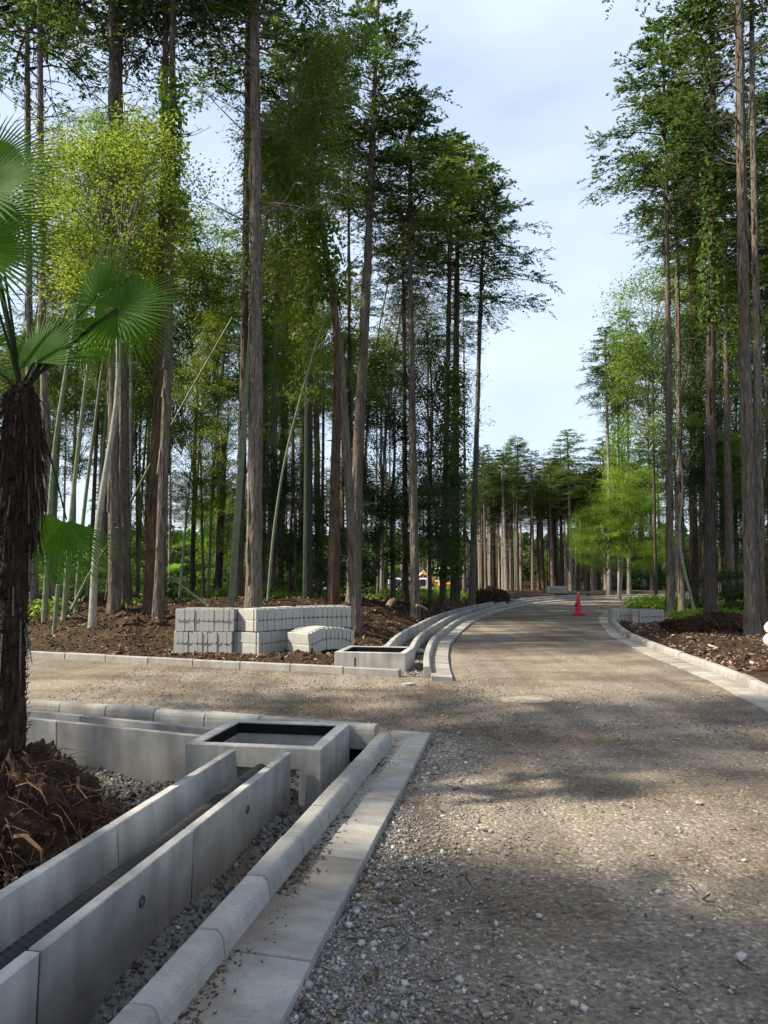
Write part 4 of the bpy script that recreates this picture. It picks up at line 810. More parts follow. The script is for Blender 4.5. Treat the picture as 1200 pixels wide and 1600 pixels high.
def smooth_poly3(P, k=8):
    P = np.asarray(P, float); n = len(P); out = []
    for i_ in range(n - 1):
        p0, p1, p2, p3 = P[max(i_ - 1, 0)], P[i_], P[i_ + 1], P[min(i_ + 2, n - 1)]
        for j in range(k):
            s = j / k; out.append(.5 * ((2 * p1) + (-p0 + p2) * s + (2 * p0 - 5 * p1 + 4 * p2 - p3) * s * s + (-p0 + 3 * p1 - 3 * p2 + p3) * s ** 3))
    out.append(P[-1]); return np.array(out)
bamboo('thick pale green bamboo leaning beside the large grey cypress, tip bowed over', 18, [(361, 955), (375, 750), (390, 540), (408, 395), (440, 220), (478, 95), (500, 60)], 14, 'culm', [('leaf_yellow', 0, 440, 330, .85, 0), ('leaf_yellow', 1, 455, 470, .8, 2.5), ('leaf_mid', 0, 490, 300, .9, .5), ('leaf_yellow', 1, 420, 420, .75, 1.2), ('leaf_yellow', 0, 470, 480, .8, 4), ('leaf_yellow', 1, 500, 330, .7, 5)], rel_top=.3)
bamboo('thin arching bamboo between the large grey cypress and the torn trunk', 19, [(418, 940), (428, 830), (445, 720), (470, 620), (500, 520), (530, 440), (560, 400)], 6, 'culm', None)
bamboo('upright green bamboo culm against the leaf wrapped cypress', 21, [(476, 945), (477, 800), (478, 620)], 8, 'culm_dark', [('leaf_mid', 0, 480, 640, .6, 1)])
bamboo('leftmost pale bamboo culm leaning beside the palm trunk', 17, [(70, 945), (82, 740), (100, 600), (122, 480), (150, 330)], 12, 'culm', [('leaf_yellow', 0, 120, 500, .75, 0)])
bamboo('middle pale bamboo culm leaning beside the palm trunk', 16.5, [(100, 950), (112, 800), (128, 650), (142, 540), (170, 380)], 11, 'culm', [('leaf_yellow', 1, 160, 480, .7, 3)])
bamboo('rightmost pale bamboo culm leaning beside the palm trunk', 17.4, [(118, 950), (130, 810), (150, 650), (162, 560), (190, 420)], 9, 'culm', [('leaf_yellow', 0, 200, 560, .8, 1)])
bamboo('dark leaning bamboo pole crossing behind the twin cypresses', 21, [(110, 950), (180, 830), (270, 660), (372, 480)], 6, 'culm_dark', None)
bamboo('fallen pale bamboo pole lying slanted on the bank beside the blocks', 16.6, [(326, 948), (290, 920), (256, 893)], 6, 'culm', None, 'fallen bamboo poles')
bamboo('snapped grey bamboo propped against the pale crooked trunk', 16, [(112, 952), (135, 905), (160, 862)], 7, 'culm', None, 'fallen bamboo poles')
bamboo('short cut bamboo stump behind the drooping palm fans', 16, [(85, 955), (92, 900)], 8, 'culm', None, 'cut bamboo stumps', rel_top=1)
bamboo('feathery bamboo plume rising above the far treeline', 60, [(805, 925), (803, 800), (800, 720), (790, 690)], 3, 'culm', [('leaf_mid', 1, 785, 745, .55, 0), ('leaf_mid', 0, 805, 745, .55, .4)])
for k, (px, Y) in enumerate(((20, 24), (150, 23), (215, 26), (300, 30), (325, 24), (408, 27), (560, 30), (590, 33))):
    bamboo('slim bamboo culm hidden among the forest trunks behind the mulch bank', Y, [(px, 930), (px + 8, 750), (px + 25, 560), (px + 55, 400)], 6, 'culm_dark', [('leaf_mid' if k % 2 else 'leaf_yellow', k % 2, px + 25, 640, .9, k)], 'slim bamboo deep in the forest')

# ------------------------------------------------------------------ the forest behind: whole trees copied
def proto_tree(k, H, mat):
    tm_ = trunk_mesh([(0, 0, -.2), (.05, 0, H * .5), (0, .05, H)], .165, .035, M[mat], 200 + k, n=9, step=1.3, flare=.2)
    return tm_, H
PT = [proto_tree(k, 15.5, m_) for k, m_ in enumerate(('bark', 'bark_pale', 'bark_dark', 'bark_pale', 'bark_red'))]
rf_ = random.Random(21)
def stand_tree(x, y, label, group, hs=1.0, pt=None, cr=None, cb=None, dead=True, rs=1, wsc=1):
    k = rf_.randrange(len(PT)) if pt is None else pt; tm_, H = PT[k]
    root = empty('cypress_tree', (x, y, gz(x, y) - .02), 0, label, 'tree', group); root.scale = (1, 1, 1)
    ln = (rf_.gauss(0, .012), rf_.gauss(0, .012), rf_.uniform(0, 6))
    w = wsc * rf_.uniform(.8, 1.25); obj('trunk', tm_, root, (0, 0, 0), ln, (w, w, hs))
    cm = CON[rf_.randrange(len(CON)) if cr is None else cr]; zb = (cb or rf_.uniform(.56, .66)) * H * hs; sc = (H * hs + .4 - zb) / cm[0]['H']
    c_ = obj('crown', cm[0], root, (0, 0, zb), ln, (rs * rf_.uniform(.85, 1.1),) * 2 + (sc,)); obj('limbs', cm[1], root, (0, 0, zb), ln, c_.scale)
    if dead: obj('dead_branches', DEAD[rf_.randrange(4)], root, (0, 0, max(1, zb - 4.6)), (0, 0, rf_.uniform(0, 6)), (.9, .9, .9))
    return root
def gap(x, y):
    px = 600 + 1200 * x / y
    return 265 < px < 400 or 560 < px < 745
placed = []
def free(x, y, d):
    for a, b_ in placed:
        if (a - x) ** 2 + (b_ - y) ** 2 < d * d: return False
    return True
def d_of(x, y, P): return float(dist_poly(np.array([x]), np.array([y]), P)[0])
def fill(n, xr, yr, label, group, cond, sep=1.7, hs=(.9, 1.12), **kw):
    c_ = 0; tries = 0
    while c_ < n and tries < 6000:
        tries += 1; y = rf_.uniform(*yr); x = rf_.uniform(*xr)
        if not cond(x, y) or not free(x, y, sep): continue
        placed.append((x, y)); stand_tree(x, y, label, group, rf_.uniform(*hs), **kw); c_ += 1
inL = lambda x, y: d_of(x, y, LP) > 2.2 and d_of(x, y, FP) < -4 and abs(x) < .54 * y + 2
fill(13, (-24, 12), (25, 42), 'slim cypress among many alike in the forest behind the mulch bank', 'forest cypresses behind the mulch bank', lambda x, y: inL(x, y) and x < .115 * y - 1.0 and y > 25 and not gap(x, y), hs=(.85, 1.05), rs=.8, cb=.7)
fill(20, (-34, 4), (42, 58), 'distant cypress trunk deep in the forest beyond the mulch bank', 'distant cypresses beyond the bank', lambda x, y: inL(x, y) and (x < .03 * y) and not gap(x, y), sep=1.6, rs=.85, cb=.68)
fill(44, (-40, 30), (84, 108), 'far cypress in the pale-trunked stand behind the parked vehicles', 'far pale-trunked stand', lambda x, y: abs(x) < .5 * y and x < .24 * y, sep=1.5, hs=(.78, .96))
fill(64, (7, 38), (57, 84), 'far cypress with bare pale trunk beyond the end of the bend', 'cypresses beyond the end of the bend', lambda x, y: d_of(x, y, LP) > 2.5 and .115 * y < x < .34 * y, sep=1.3, hs=(.66, .8), rs=1.0, cb=.64)
fill(28, (14, 46), (46, 84), 'distant cypress in the right-hand forest beyond the far road', 'distant right-hand forest', lambda x, y: d_of(x, y, LP) > 1.5 and .33 * y < x < .58 * y + 2, sep=1.6, hs=(.78, 1.0))
fill(26, (-30, 6), (32, 58), 'slender pole', 'slender forest poles', lambda x, y: inL(x, y) and x < .12 * y, sep=1.3, hs=(.85, 1.05), cb=.82, rs=.6, pt=1, wsc=.6)
fill(34, (-6, 34), (86, 112), 'pale pole', 'farthest pale poles', lambda x, y: -.05 * y < x < .3 * y, sep=1.1, hs=(.7, .9), cb=.75, rs=.7, pt=3, wsc=.9)
inR = lambda x, y: d_of(x, y, RP) < -3.5 and x < .56 * y + 2
fill(9, (10, 26), (20, 40), 'shaded cypress standing inside the bend behind the roadside trunks', 'forest inside the bend', lambda x, y: inR(x, y) and x > .40 * y and y < 40, sep=1.8, hs=(.85, 1.05), cb=.7, rs=.8)
# trees left of the view that shade the near road, and the ones along the side road
for (x, y) in ((-7.6, 1.5), (-9.9, 6.4), (-8.6, .2), (-7.2, -1.6), (-11, 1.0), (-11, -.8), (-13.8, 1.2), (-16, -1.5), (-19, 2.5), (-23, 8.5), (-12, -3.5), (-24, -1), (-26, 4.5), (-17.5, -5)):
    if d_of(x, y, NP_) > .6: stand_tree(x, y, 'cypress in the grove outside the view that shades the near road', 'grove beyond the yard', rf_.uniform(.85, 1.05), cb=rf_.uniform(.4, .55), rs=1.15)
for (x, y) in ((-17, 21.5), (-21, 23), (-14, 22.5), (-25, 26), (-18.5, 26.5)):
    stand_tree(x, y, 'cypress on the far bank of the side road outside the view', 'side road bank trees', rf_.uniform(.9, 1.05))

# understory bushes through the forest
BUSH = [crown_data(broad(140 + k, 1.5, 1.0, 34, 75, .1), M['leaf_mid'], None) if False else (np_mesh('foliage', *broad(140 + k, 1.5, 1.0, 34, 75, .1)[0][:2], M['leaf_mid'] if k < 2 else M['leaf_dark'], False, broad(140 + k, 1.5, 1.0, 34, 75, .1)[0][2])) for k in range(4)]
def bush(x, y, label, group, sc=1.0, k=None):
    k = rf_.randrange(4) if k is None else k
    o = obj('bush', BUSH[k], None, (x, y, gz(x, y) - .1), (0, 0, rf_.uniform(0, 6)), (sc, sc, sc * rf_.uniform(.8, 1.2))); tag(o, label, 'bush', group)
def fill_bush(n, xr, yr, label, group, cond, sc=(.8, 1.5)):
    c_ = 0; tr = 0
    while c_ < n and tr < 4000:
        tr += 1; x, y = rf_.uniform(*xr), rf_.uniform(*yr)
        if cond(x, y): bush(x, y, label, group, rf_.uniform(*sc)); c_ += 1
fill_bush(22, (-20, 3), (24, 40), 'low leafy bush under the forest trunks behind the mulch bank', 'forest floor bushes', lambda x, y: inL(x, y) and x < .02 * y)
fill_bush(26, (-36, 0), (42, 58), 'tall shadowed bush far back in the forest behind the bank', 'far forest bushes', lambda x, y: inL(x, y) and x < -.02 * y, (1.5, 3))
fill_bush(34, (-48, 50), (100, 118), 'distant bush closing the view behind the far trunks', 'background bushes', lambda x, y: abs(x) < .5 * y, (2.4, 4.2))
fill_bush(22, (16, 50), (60, 90), 'distant bush behind the far right-hand trunks', 'right background bushes', lambda x, y: d_of(x, y, LP) > 4 and .3 * y < x < .58 * y, (1.6, 3.0))
fill_bush(16, (10, 24), (20, 38), 'green undergrowth bush inside the bend behind the roadside trunks', 'bend undergrowth bushes', lambda x, y: inR(x, y) and x > .4 * y, (.6, 1.3))
# small fan palm in the distance
# ------------------------------------------------------------------ far wood closing the horizon
V, Fc, Tt = [], [], []
r = np.random.default_rng(99); n_ = 34000; th = r.uniform(-.62, .62, n_); rad = r.uniform(122, 150, n_); hh = 5.5 + 3 * vnoise(th * 60, rad * 0, 1.0, 3) + 2 * vnoise(th * 260, rad * 0, 1.0, 4)
C = np.stack([rad * np.sin(th), rad * np.cos(th), r.uniform(0, 1, n_) ** .85 * hh - .5], -1)
V, Fc = leaf_quads(C, r.normal(0, 1, (n_, 3)), r.normal(0, 1, (n_, 3)) + np.array([0, -.5, .6]), r.uniform(.8, 1.7, n_), r.uniform(.5, 1.0, n_))
o = obj('far_wood', np_mesh('far_wood', V, Fc, M['leaf_conifer'], False, np.clip(r.normal(.4, .2, n_), 0, 1))); tag(o, 'dark green wood closing the horizon', None, None, 'stuff')

# ------------------------------------------------------------------ fan palms
def fan_mesh(seed, Rr=.54, seg=40, spread=R(235), split=.42, droop=.07, fold=.9):
    r = random.Random(seed); V = []; F_ = []; Tt_ = []
    for k in range(seg):
        a = -spread / 2 + spread * (k + .5) / seg; da = spread / seg / 2; L_ = Rr * (1 - .22 * abs(a / (spread / 2)) ** 2) * r.uniform(.93, 1.05); jit = r.uniform(-.03, .03); tip_d = droop * r.uniform(.6, 2.0); tn = r.uniform(.35, .65)
        def P(rad_, aa, dz): return (rad_ * math.cos(aa), rad_ * math.sin(aa), dz - droop * 0.6 * (rad_ / Rr) ** 2 * Rr)
        rs = [(.02, 1.0), (Rr * split, 1.0), (Rr * .7, .55), (Rr * .88, .28), (L_, .02)]
        b0 = len(V)
        for rad_, wf in rs:
            wid = da * wf * (1 if rad_ <= Rr * split else Rr * split / rad_ * 1.05); rad_ = min(rad_, L_); dz = fold * rad_ * wid * .6; f = max(0, rad_ / Rr - split); td = -tip_d * f * f * Rr * 2; j_ = jit * f
            V += [P(rad_, a - wid + j_, td), P(rad_, a + j_, dz + td), P(rad_, a + wid + j_, td)]
        for i_ in range(len(rs) - 1):
            q_ = b0 + i_ * 3; F_ += [(q_, q_ + 3, q_ + 4, q_ + 1), (q_ + 1, q_ + 4, q_ + 5, q_ + 2)]; Tt_ += [tn, tn + .06]
    return np_mesh('fan', V, F_, M['leaf_palm'], False, Tt_)
FAN = [fan_mesh(1), fan_mesh(2, .58, 40, R(210)), fan_mesh(3, .54, 38, R(220), droop=.22), fan_mesh(4, .6, 30, R(115), split=.35, droop=.14)]
PY = 5.2
ptop = at(34, 610, PY); pbase = at(12, 1160, PY)
palm = empty('fan_palm', (pbase.x, PY, pbase.z - .35), 0, 'dug-up fan palm with shaggy trunk standing on its root ball in front', 'palm')
O = palm.location
mb = MB(); Pp = [O, pbase, at(14, 1030, PY), at(18, 900, PY), at(29, 780, PY), at(34, 690, PY), at(34, 620, PY), at(34, 600, PY)]
Rr_ = [.12, .11, .1, .11, .13, .125, .09, .05]
# shaggy trunk: rings with random fins
rp = np.random.default_rng(4); Ps_ = smooth_poly3(np.array([p - O for p in Pp]), 14); rr_ = np.interp(np.linspace(0, 1, len(Ps_)), np.linspace(0, 1, len(Rr_)), Rr_); n_ = 26; V = []
for k, (c_, r_) in enumerate(zip(Ps_, rr_)):
    a = np.arange(n_) * 2 * math.pi / n_; V.append(np.stack([c_[0] + r_ * (1 + rp.normal(0, .07, n_)) * np.cos(a), c_[1] + r_ * (1 + rp.normal(0, .07, n_)) * np.sin(a), c_[2] + rp.normal(0, .012, n_)], -1))
V = np.concatenate(V); i_ = np.arange(len(V)).reshape(-1, n_); nxt = np.roll(i_, -1, 1)
trunk = obj('trunk', np_mesh('trunk', V, np.stack([i_[:-1], nxt[:-1], nxt[1:], i_[1:]], -1).reshape(-1, 4), M['fibre'], False), palm)
mb = MB(); rq = random.Random(8)
for k in range(1500):
    u = rq.random() ** .75; j = int((1 - u * .0) * 0 + u * (len(Ps_) - 1)); c_ = Vector(Ps_[j]); r_ = rr_[j]; a = rq.uniform(0, 6.283); d = Vector((math.cos(a), math.sin(a), 0)); up = j > len(Ps_) * .5
    l = rq.uniform(.08, .3) if up else rq.uniform(.03, .08); b0 = c_ + d * r_ * .93
    out_ = rq.uniform(.01, .05) if up else rq.uniform(.01, .03)
    w = rq.uniform(.002, .006)
    if up: e = b0 + d * out_ + Vector((rq.uniform(-.04, .04), rq.uniform(-.04, .04), -l))
    else: e = b0 + d * out_ * 1.5 + Vector((rq.uniform(-.02, .02), rq.uniform(-.02, .02), rq.uniform(.0, .06)))
    mb.tube([b0, b0.lerp(e, .5) + d * .012, e], [w, w * .8, w * .3], 3, False)
f_ = obj('fibre', mb.me('fibre', M['fibre']), trunk); f_['kind'] = 'stuff'
# dead petiole skirt
mb = MB()
for k in range(90):
    a = rq.uniform(0, 6.283); z = rq.uniform(.35, .95); j = int(z * (len(Ps_) - 1)); c_ = Vector(Ps_[j]); d = Vector((math.cos(a), math.sin(a), 0)); r_ = rr_[j]
    b0 = c_ + d * r_ * .9; e = b0 + d * rq.uniform(.0, .06) + Vector((0, 0, -rq.uniform(.2, .5))); mb.tube([b0, e], [.007, .003], 4, False)
f_ = obj('dead_petioles', mb.me('dead_petioles', M['twig']), trunk); f_['kind'] = 'stuff'
def frond(hub, yoff, fan, face, pointing, sc=1.0, start=None, roll=0):
    """hub pixel; face = normal of the fan's plane, pointing = direction its middle rib runs on"""
    h = at(hub[0], hub[1], PY + yoff) - O; x = Vector(pointing).normalized(); z = Vector(face); z = (z - x * z.dot(x)).normalized(); y = z.cross(x)
    Mx = Matrix((x, y, z)).transposed()
    fr = obj('frond', FAN[fan], palm, h, Mx.to_euler(), (sc, sc, sc))
    s0 = (ptop - O) + Vector((0, 0, -.03)) if start is None else at(start[0], start[1], PY) - O
    mid = s0.lerp(h, .5) + Vector((0, 0, .05 if h.z > s0.z else .14)); mb = MB()
    inv = Mx.transposed(); loc = lambda p: (inv @ (p - h)) / sc
    mb.tube([loc(s0), loc(s0.lerp(mid, .5) + Vector((0, 0, .03))), loc(mid), loc(mid.lerp(h, .5) + Vector((0, 0, .015))), loc(h)], [.014, .011, .009, .008, .007], 6)
    obj('petiole', mb.me('petiole', M['petiole']), fr)
    return fr
frond((153, 462), .15, 1, (-.6, -.65, .3), (-.3, .3, .9), .8)
frond((184, 482), -.1, 0, (-.25, -.8, .45), (.7, .15, .6), .9)
frond((186, 486), -.02, 1, (.1, -.85, .4), (.75, .2, -.45), .8)
frond((146, 494), .35, 2, (.2, -.7, .5), (.6, .5, -.6), .6)
frond((128, 547), .3, 2, (-.3, -.6, .7), (.95, .3, -.05), .62)
frond((57, 566), -.05, 1, (-.35, -.85, .3), (0.05, .25, .95), .85)
frond((-30, 300), -.1, 1, (-.4, -.8, .35), (.8, .1, .6), 1.15)
frond((-30, 340), .2, 0, (-.1, -.85, .4), (.95, .2, .0), 1.12)
frond((-36, 390), -.2, 0, (.1, -.85, .4), (.8, -.1, -.5), 1.08)
frond((-20, 260), .3, 1, (0, -.85, .3), (.4, .2, .9), 1.0)
frond((-60, 560), .1, 1, (.1, -.8, .5), (-.6, .1, .5), 1.0)
frond((72, 800), .25, 3, (-.3, -.9, .1), (.12, .1, -1), 1.1)
frond((104, 812), .05, 3, (-.2, -.85, .2), (.25, -.05, -.97), .85)
# root ball
def lumpy(name, loc, rx, ry, h, mat, seed, label, cat, amp=.16, group=None, roots=14, rl=.5):
    rr = np.random.default_rng(seed); nu, nv = 96, 40; V = []
    for j in range(nv + 1):
        v = j / nv
        for k in range(nu):
            a = 2 * math.pi * k / nu; pr = math.cos(v * math.pi / 2) ** .8; x, y, z = rx * pr * math.cos(a), ry * pr * math.sin(a), h * math.sin(v * math.pi / 2) ** 1.0
            nse = 1 + amp * ((vnoise(np.array(math.cos(a) * 3 + 9), np.array(math.sin(a) * 3 + v * 5), .9, seed) - .5) * 2 + (vnoise(np.array(math.cos(a) * 3 + 9), np.array(math.sin(a) * 3 + v * 5), .3, seed + 1) - .5) * 1.0 + (vnoise(np.array(math.cos(a) * 9 + 9), np.array(math.sin(a) * 9 + v * 9), .33, seed + 2) - .5) * .8) + rr.normal(0, .012)
            V.append((x * nse, y * nse, z * nse - .06))
    i_ = np.arange((nv + 1) * nu).reshape(nv + 1, nu); nxt = np.roll(i_, -1, 1)
    root = empty(name, loc, 0, label, cat, group); obj('soil', np_mesh('soil', V, np.stack([i_[:-1], nxt[:-1], nxt[1:], i_[1:]], -1).reshape(-1, 4), mat, True), root)
    q = random.Random(seed); rm = MB(); cl = []
    for k in range(int(200 * roots / 14)):
        a = q.uniform(0, 6.283); v = q.uniform(.0, .9); pr = math.cos(v * math.pi / 2) ** .8; b0 = Vector((rx * pr * math.cos(a), ry * pr * math.sin(a), h * math.sin(v * math.pi / 2) - .05)) * q.uniform(.93, 1.05)
        d = Vector((math.cos(a) + q.uniform(-1, 1), math.sin(a) + q.uniform(-1, 1), q.uniform(-.9, .5))).normalized() * q.uniform(.06, .26) * (rl / .5)
        rm.tube([b0 - d * .2, b0 + d * .4 + Vector((0, 0, .015)), b0 + d + Vector((q.uniform(-.03, .03), q.uniform(-.03, .03), -.03))], [.004, .003, .0012], 3, False)
    f0 = obj('rootlets', rm.me('rootlets', M['twig_brown']), root); f0['kind'] = 'stuff'
    cm_ = MB()
    for k in range(int(700 * roots / 14)):
        a = q.uniform(0, 6.283); v = q.uniform(0, .95); pr = math.cos(v * math.pi / 2) ** .8; b0 = Vector((rx * pr * math.cos(a), ry * pr * math.sin(a), h * math.sin(v * math.pi / 2) - .06)) * q.uniform(.96, 1.06); s_ = q.uniform(.006, .022) * (2.2 if q.random() < .08 else 1)
        cm_.box(b0, (s_, s_ * q.uniform(.5, 1), s_ * q.uniform(.4, .8)), tilt=(q.uniform(0, 3), q.uniform(0, 3), q.uniform(0, 3)))
    f0 = obj('clods', cm_.me('clods', mat), root); f0['kind'] = 'stuff'
    for k in range(roots):
        a = q.uniform(0, 6.283); v = q.uniform(.15, .8); pr = math.cos(v * math.pi / 2) ** .8; b0 = Vector((rx * pr * math.cos(a), ry * pr * math.sin(a), h * math.sin(v * math.pi / 2) - .04)) * .97
        d = Vector((math.cos(a) + q.uniform(-.8, .8), math.sin(a) + q.uniform(-.8, .8), q.uniform(-.5, .6))).normalized(); l = rl * q.uniform(.4, 1.2); w = q.uniform(.006, .016)
        if name == 'root_ball' and ((b0 + d * l).x > .62 or b0.x > .5): continue
        mb = MB(); mb.tube([b0, b0 + d * l * .4 + Vector((0, 0, .04)), b0 + d * l * .75 + Vector((q.uniform(-.06, .06), q.uniform(-.06, .06), 0)), b0 + d * l + Vector((0, 0, -.06))], [w, w * .8, w * .55, w * .2], 5)
        obj('root', mb.me('root', M['twig_brown']), root)
    return root
lumpy('root_ball', (O.x + .0, PY + .0, -.27), .58, .8, .64, M['mound'], 3, 'dark earthy root ball with stray roots under the palm', 'root ball', roots=26, rl=.5, amp=.13)
p_ = gnd(772, 944, .1); lumpy('soil_mound', (p_.x - .1, p_.y + .5, .0), 1.0, .9, .72, M['soil'], 5, 'heap of brown earth and roots beside the road bend', 'soil heap', roots=14, rl=.7, amp=.25)
p_ = gnd(1125, 985, .1); lumpy('soil_mound', (p_.x, p_.y + .3, .02), 1.15, .6, .42, M['mound'], 6, 'dark heap of roots at the foot of the ivy streaked cypress', 'soil heap', roots=24, rl=.6, amp=.3)
# small far fan palm
fp = at(300, 900, 30); g0 = gz(fp.x, 30); sp = empty('fan_palm', (fp.x, 30, g0), 0, 'small pale fan palm deep in the forest behind the blocks', 'palm')
hz = at(300, 868, 30).z - g0; mb = MB(); mb.tube([(0, 0, -.1), (.03, 0, hz * .5), (0, 0, hz)], [.12, .13, .1], 8); obj('trunk', mb.me('trunk', M['fibre']), sp)
for k in range(11):
    a = k * 2.4; el = .9 - k * .15; d = Vector((math.cos(a) * math.cos(el), math.sin(a) * math.cos(el), math.sin(el))); h = Vector((0, 0, hz)) + d * .75
    fr = obj('frond', FAN[k % 4], sp, h, d.to_track_quat('X', 'Z').to_euler(), (1.1, 1.1, 1.1)); mb = MB(); mb.tube([(-.68, 0, 0), (0, 0, 0)], .012, 5); obj('petiole', mb.me('petiole', M['petiole']), fr)

# ------------------------------------------------------------------ vehicles beyond the bank
def vehicle(label, loc, rz, Lx, Wy, H, paint, kind):
    root = empty('parked_van' if kind == 'van' else 'parked_car', loc, rz, label, 'van' if kind == 'van' else 'car')
    z0, zw = .32, H * .54
    if kind == 'van': side_ = [(-.5, z0), (.5, z0), (.5, zw * .75), (.46, zw), (.36, H * .97), (.32, H), (-.47, H), (-.495, H * .95), (-.5, zw)]
    else: side_ = [(-.5, z0), (.5, z0), (.5, zw * .8), (.47, zw * .95), (.27, zw * 1.05), (.12, H * .97), (.08, H), (-.32, H), (-.4, H * .97), (-.47, zw * 1.05), (-.5, zw)]
    mb = MB(); n = len(side_); base = len(mb.v)
    for sy, k in ((-1, 0), (1, 1)):
        for x, z in side_: mb.v.append((x * Lx, sy * Wy / 2 * (1 if z < zw * 1.06 else .86), z))
    for i_ in range(n): mb.f.append((i_, (i_ + 1) % n, n + (i_ + 1) % n, n + i_))
    mb.f.append(tuple(range(n))[::-1]); mb.f.append(tuple(range(n, 2 * n)))
    obj('body', mb.me('body', paint, bevel=.04), root)
    x0, x1 = (-.46, .36) if kind == 'van' else (-.38, .12)
    for sy in (-1, 1):
        for a, b_ in ((x0, x0 + (x1 - x0) * .31), (x0 + (x1 - x0) * .34, x0 + (x1 - x0) * .66), (x0 + (x1 - x0) * .69, x1)):
            w = MB(); zt = H * .93
            w.v += [(a * Lx, sy * (Wy / 2 * .985), zw + .06), (b_ * Lx, sy * (Wy / 2 * .985), zw + .06), ((b_ - .02) * Lx, sy * (Wy / 2 * .905), zt), (a * Lx, sy * (Wy / 2 * .905), zt)]
            w.v += [(x_, y_ + sy * .03, z_) for x_, y_, z_ in w.v[:4]]
            w.f += [(0, 1, 2, 3), (4, 5, 6, 7), (0, 1, 5, 4), (1, 2, 6, 5), (2, 3, 7, 6), (3, 0, 4, 7)]
            obj('window', w.me('window', M['glass']), root)
        for x in (-.31, .31):
            wh = empty('wheel', (x * Lx, sy * (Wy / 2 - .1), .33)); wh.parent = root; wh.rotation_euler = (math.pi / 2, 0, 0)
            t_ = MB(); t_.lathe([(.2, -.1), (.31, -.1), (.33, -.05), (.33, .05), (.31, .1), (.2, .1)], 20, closed=True); obj('tyre', t_.me('tyre', M['rubber'], True), wh)
            t_ = MB(); t_.lathe([(.2, -.085), (.2, .085)], 16); obj('rim', t_.me('rim', M['chrome']), wh)
        for x, mt, nm in ((.497, M['white'], 'headlight'), (-.497, M['lamp_red'], 'tail_light')):
            t_ = MB(); t_.box((x * Lx, sy * Wy * .38, zw * .82), (.08, .28, .16)); obj(nm, t_.me(nm, mt, bevel=.02), root)
    for sx, hh in ((1, .9), (-1, .92)):
        t_ = MB(); xx = (.425 if kind == 'van' else .2) * Lx if sx > 0 else -(.5 if kind == 'van' else .445) * Lx
        t_.box((xx, 0, (zw + H) / 2 + .02), (.05, Wy * .78, (H - zw) * .7), tilt=(0, -sx * (.28 if kind == 'van' and sx > 0 else (.75 if sx > 0 else .1)), 0)); obj('windscreen', t_.me('windscreen', M['glass'], bevel=.01), root)
    t_ = MB(); t_.box((.505 * Lx, 0, .42), (.1, Wy * .94, .2)); obj('bumper', t_.me('bumper', paint, bevel=.03), root)
    return root
def vg(px, Y): p_ = at(px, 920, Y); return (p_.x, Y, gz(p_.x, Y))
vehicle('white van parked beyond the bank, seen between forest trunks', vg(634, 74), R(172), 4.3, 1.7, 1.75, M['car_white'], 'van')
vehicle('white car parked behind the yellow excavator arm', vg(664, 78), R(176), 4.4, 1.75, 1.5, M['car_white'], 'car')
vehicle('black van parked right of the yellow excavator', vg(727, 70), R(75), 4.6, 1.8, 1.95, M['car_black'], 'van')
vehicle('white van mostly hidden behind the torn red-brown cypress', vg(533, 76), R(175), 4.3, 1.7, 1.8, M['car_white'], 'van')
ex = empty('excavator', vg(694, 72), R(183), 'small yellow excavator with white canopy beyond the bank', 'excavator')
def exp(name, boxes, mat, bev=.03, parent=ex, smooth=False):
    b_ = MB()
    for c_, s_, tl in boxes: b_.box(c_, s_, tilt=tl)
    return obj(name, b_.me(name, mat, bevel=bev), parent)
for sy in (-1, 1):
    b_ = MB(); b_.prism([(-.95, .18), (-.8, .02), (.8, .02), (.95, .18), (.95, .34), (.8, .46), (-.8, .46), (-.95, .34)], sy * .6 - .17, sy * .6 + .17); obj('track', b_.me('track', M['rubber'], bevel=.03), ex)
exp('house', [((-.25, 0, .95), (1.5, 1.35, .7), (0, 0, 0))], M['yellow'], .12)
exp('seat', [((-.1, 0, 1.5), (.5, .5, .45), (0, 0, 0))], M['rubber'], .06)
exp('canopy', [((0, 0, 2.62), (1.5, 1.4, .12), (0, 0, 0))], M['white'], .05)
for sx, sy in ((-.6, -.6), (-.6, .6), (.6, .6)): exp('canopy_post', [((sx, sy, 1.95), (.07, .07, 1.3), (0, 0, 0))], M['white'], .01)
b_ = MB(); b_.tube([(.55, 0, .9), (1.1, 0, 1.5), (1.6, 0, 2.0), (2.1, 0, 2.15)], [.17, .19, .17, .13], 4); obj('boom', b_.me('boom', M['yellow'], bevel=.02), ex)
b_ = MB(); b_.tube([(2.0, 0, 2.25), (2.35, 0, 1.9), (2.55, 0, 1.25)], [.12, .13, .09], 4); obj('arm', b_.me('arm', M['yellow'], bevel=.02), ex)
b_ = MB(); b_.tube([(1.0, .0, 1.75), (2.0, 0, 2.42)], .05, 8); obj('cylinder_rod', b_.me('cylinder_rod', M['chrome'], True), ex)
b_ = MB(); b_.prism([(2.3, 1.25), (2.75, 1.2), (2.85, .8), (2.55, .65), (2.25, .8)], -.25, .25); obj('bucket', b_.me('bucket', M['yellow'], bevel=.02), ex)
exp('blade', [((1.25, 0, .25), (.08, 1.5, .35), (0, 0, 0))], M['yellow'], .02)

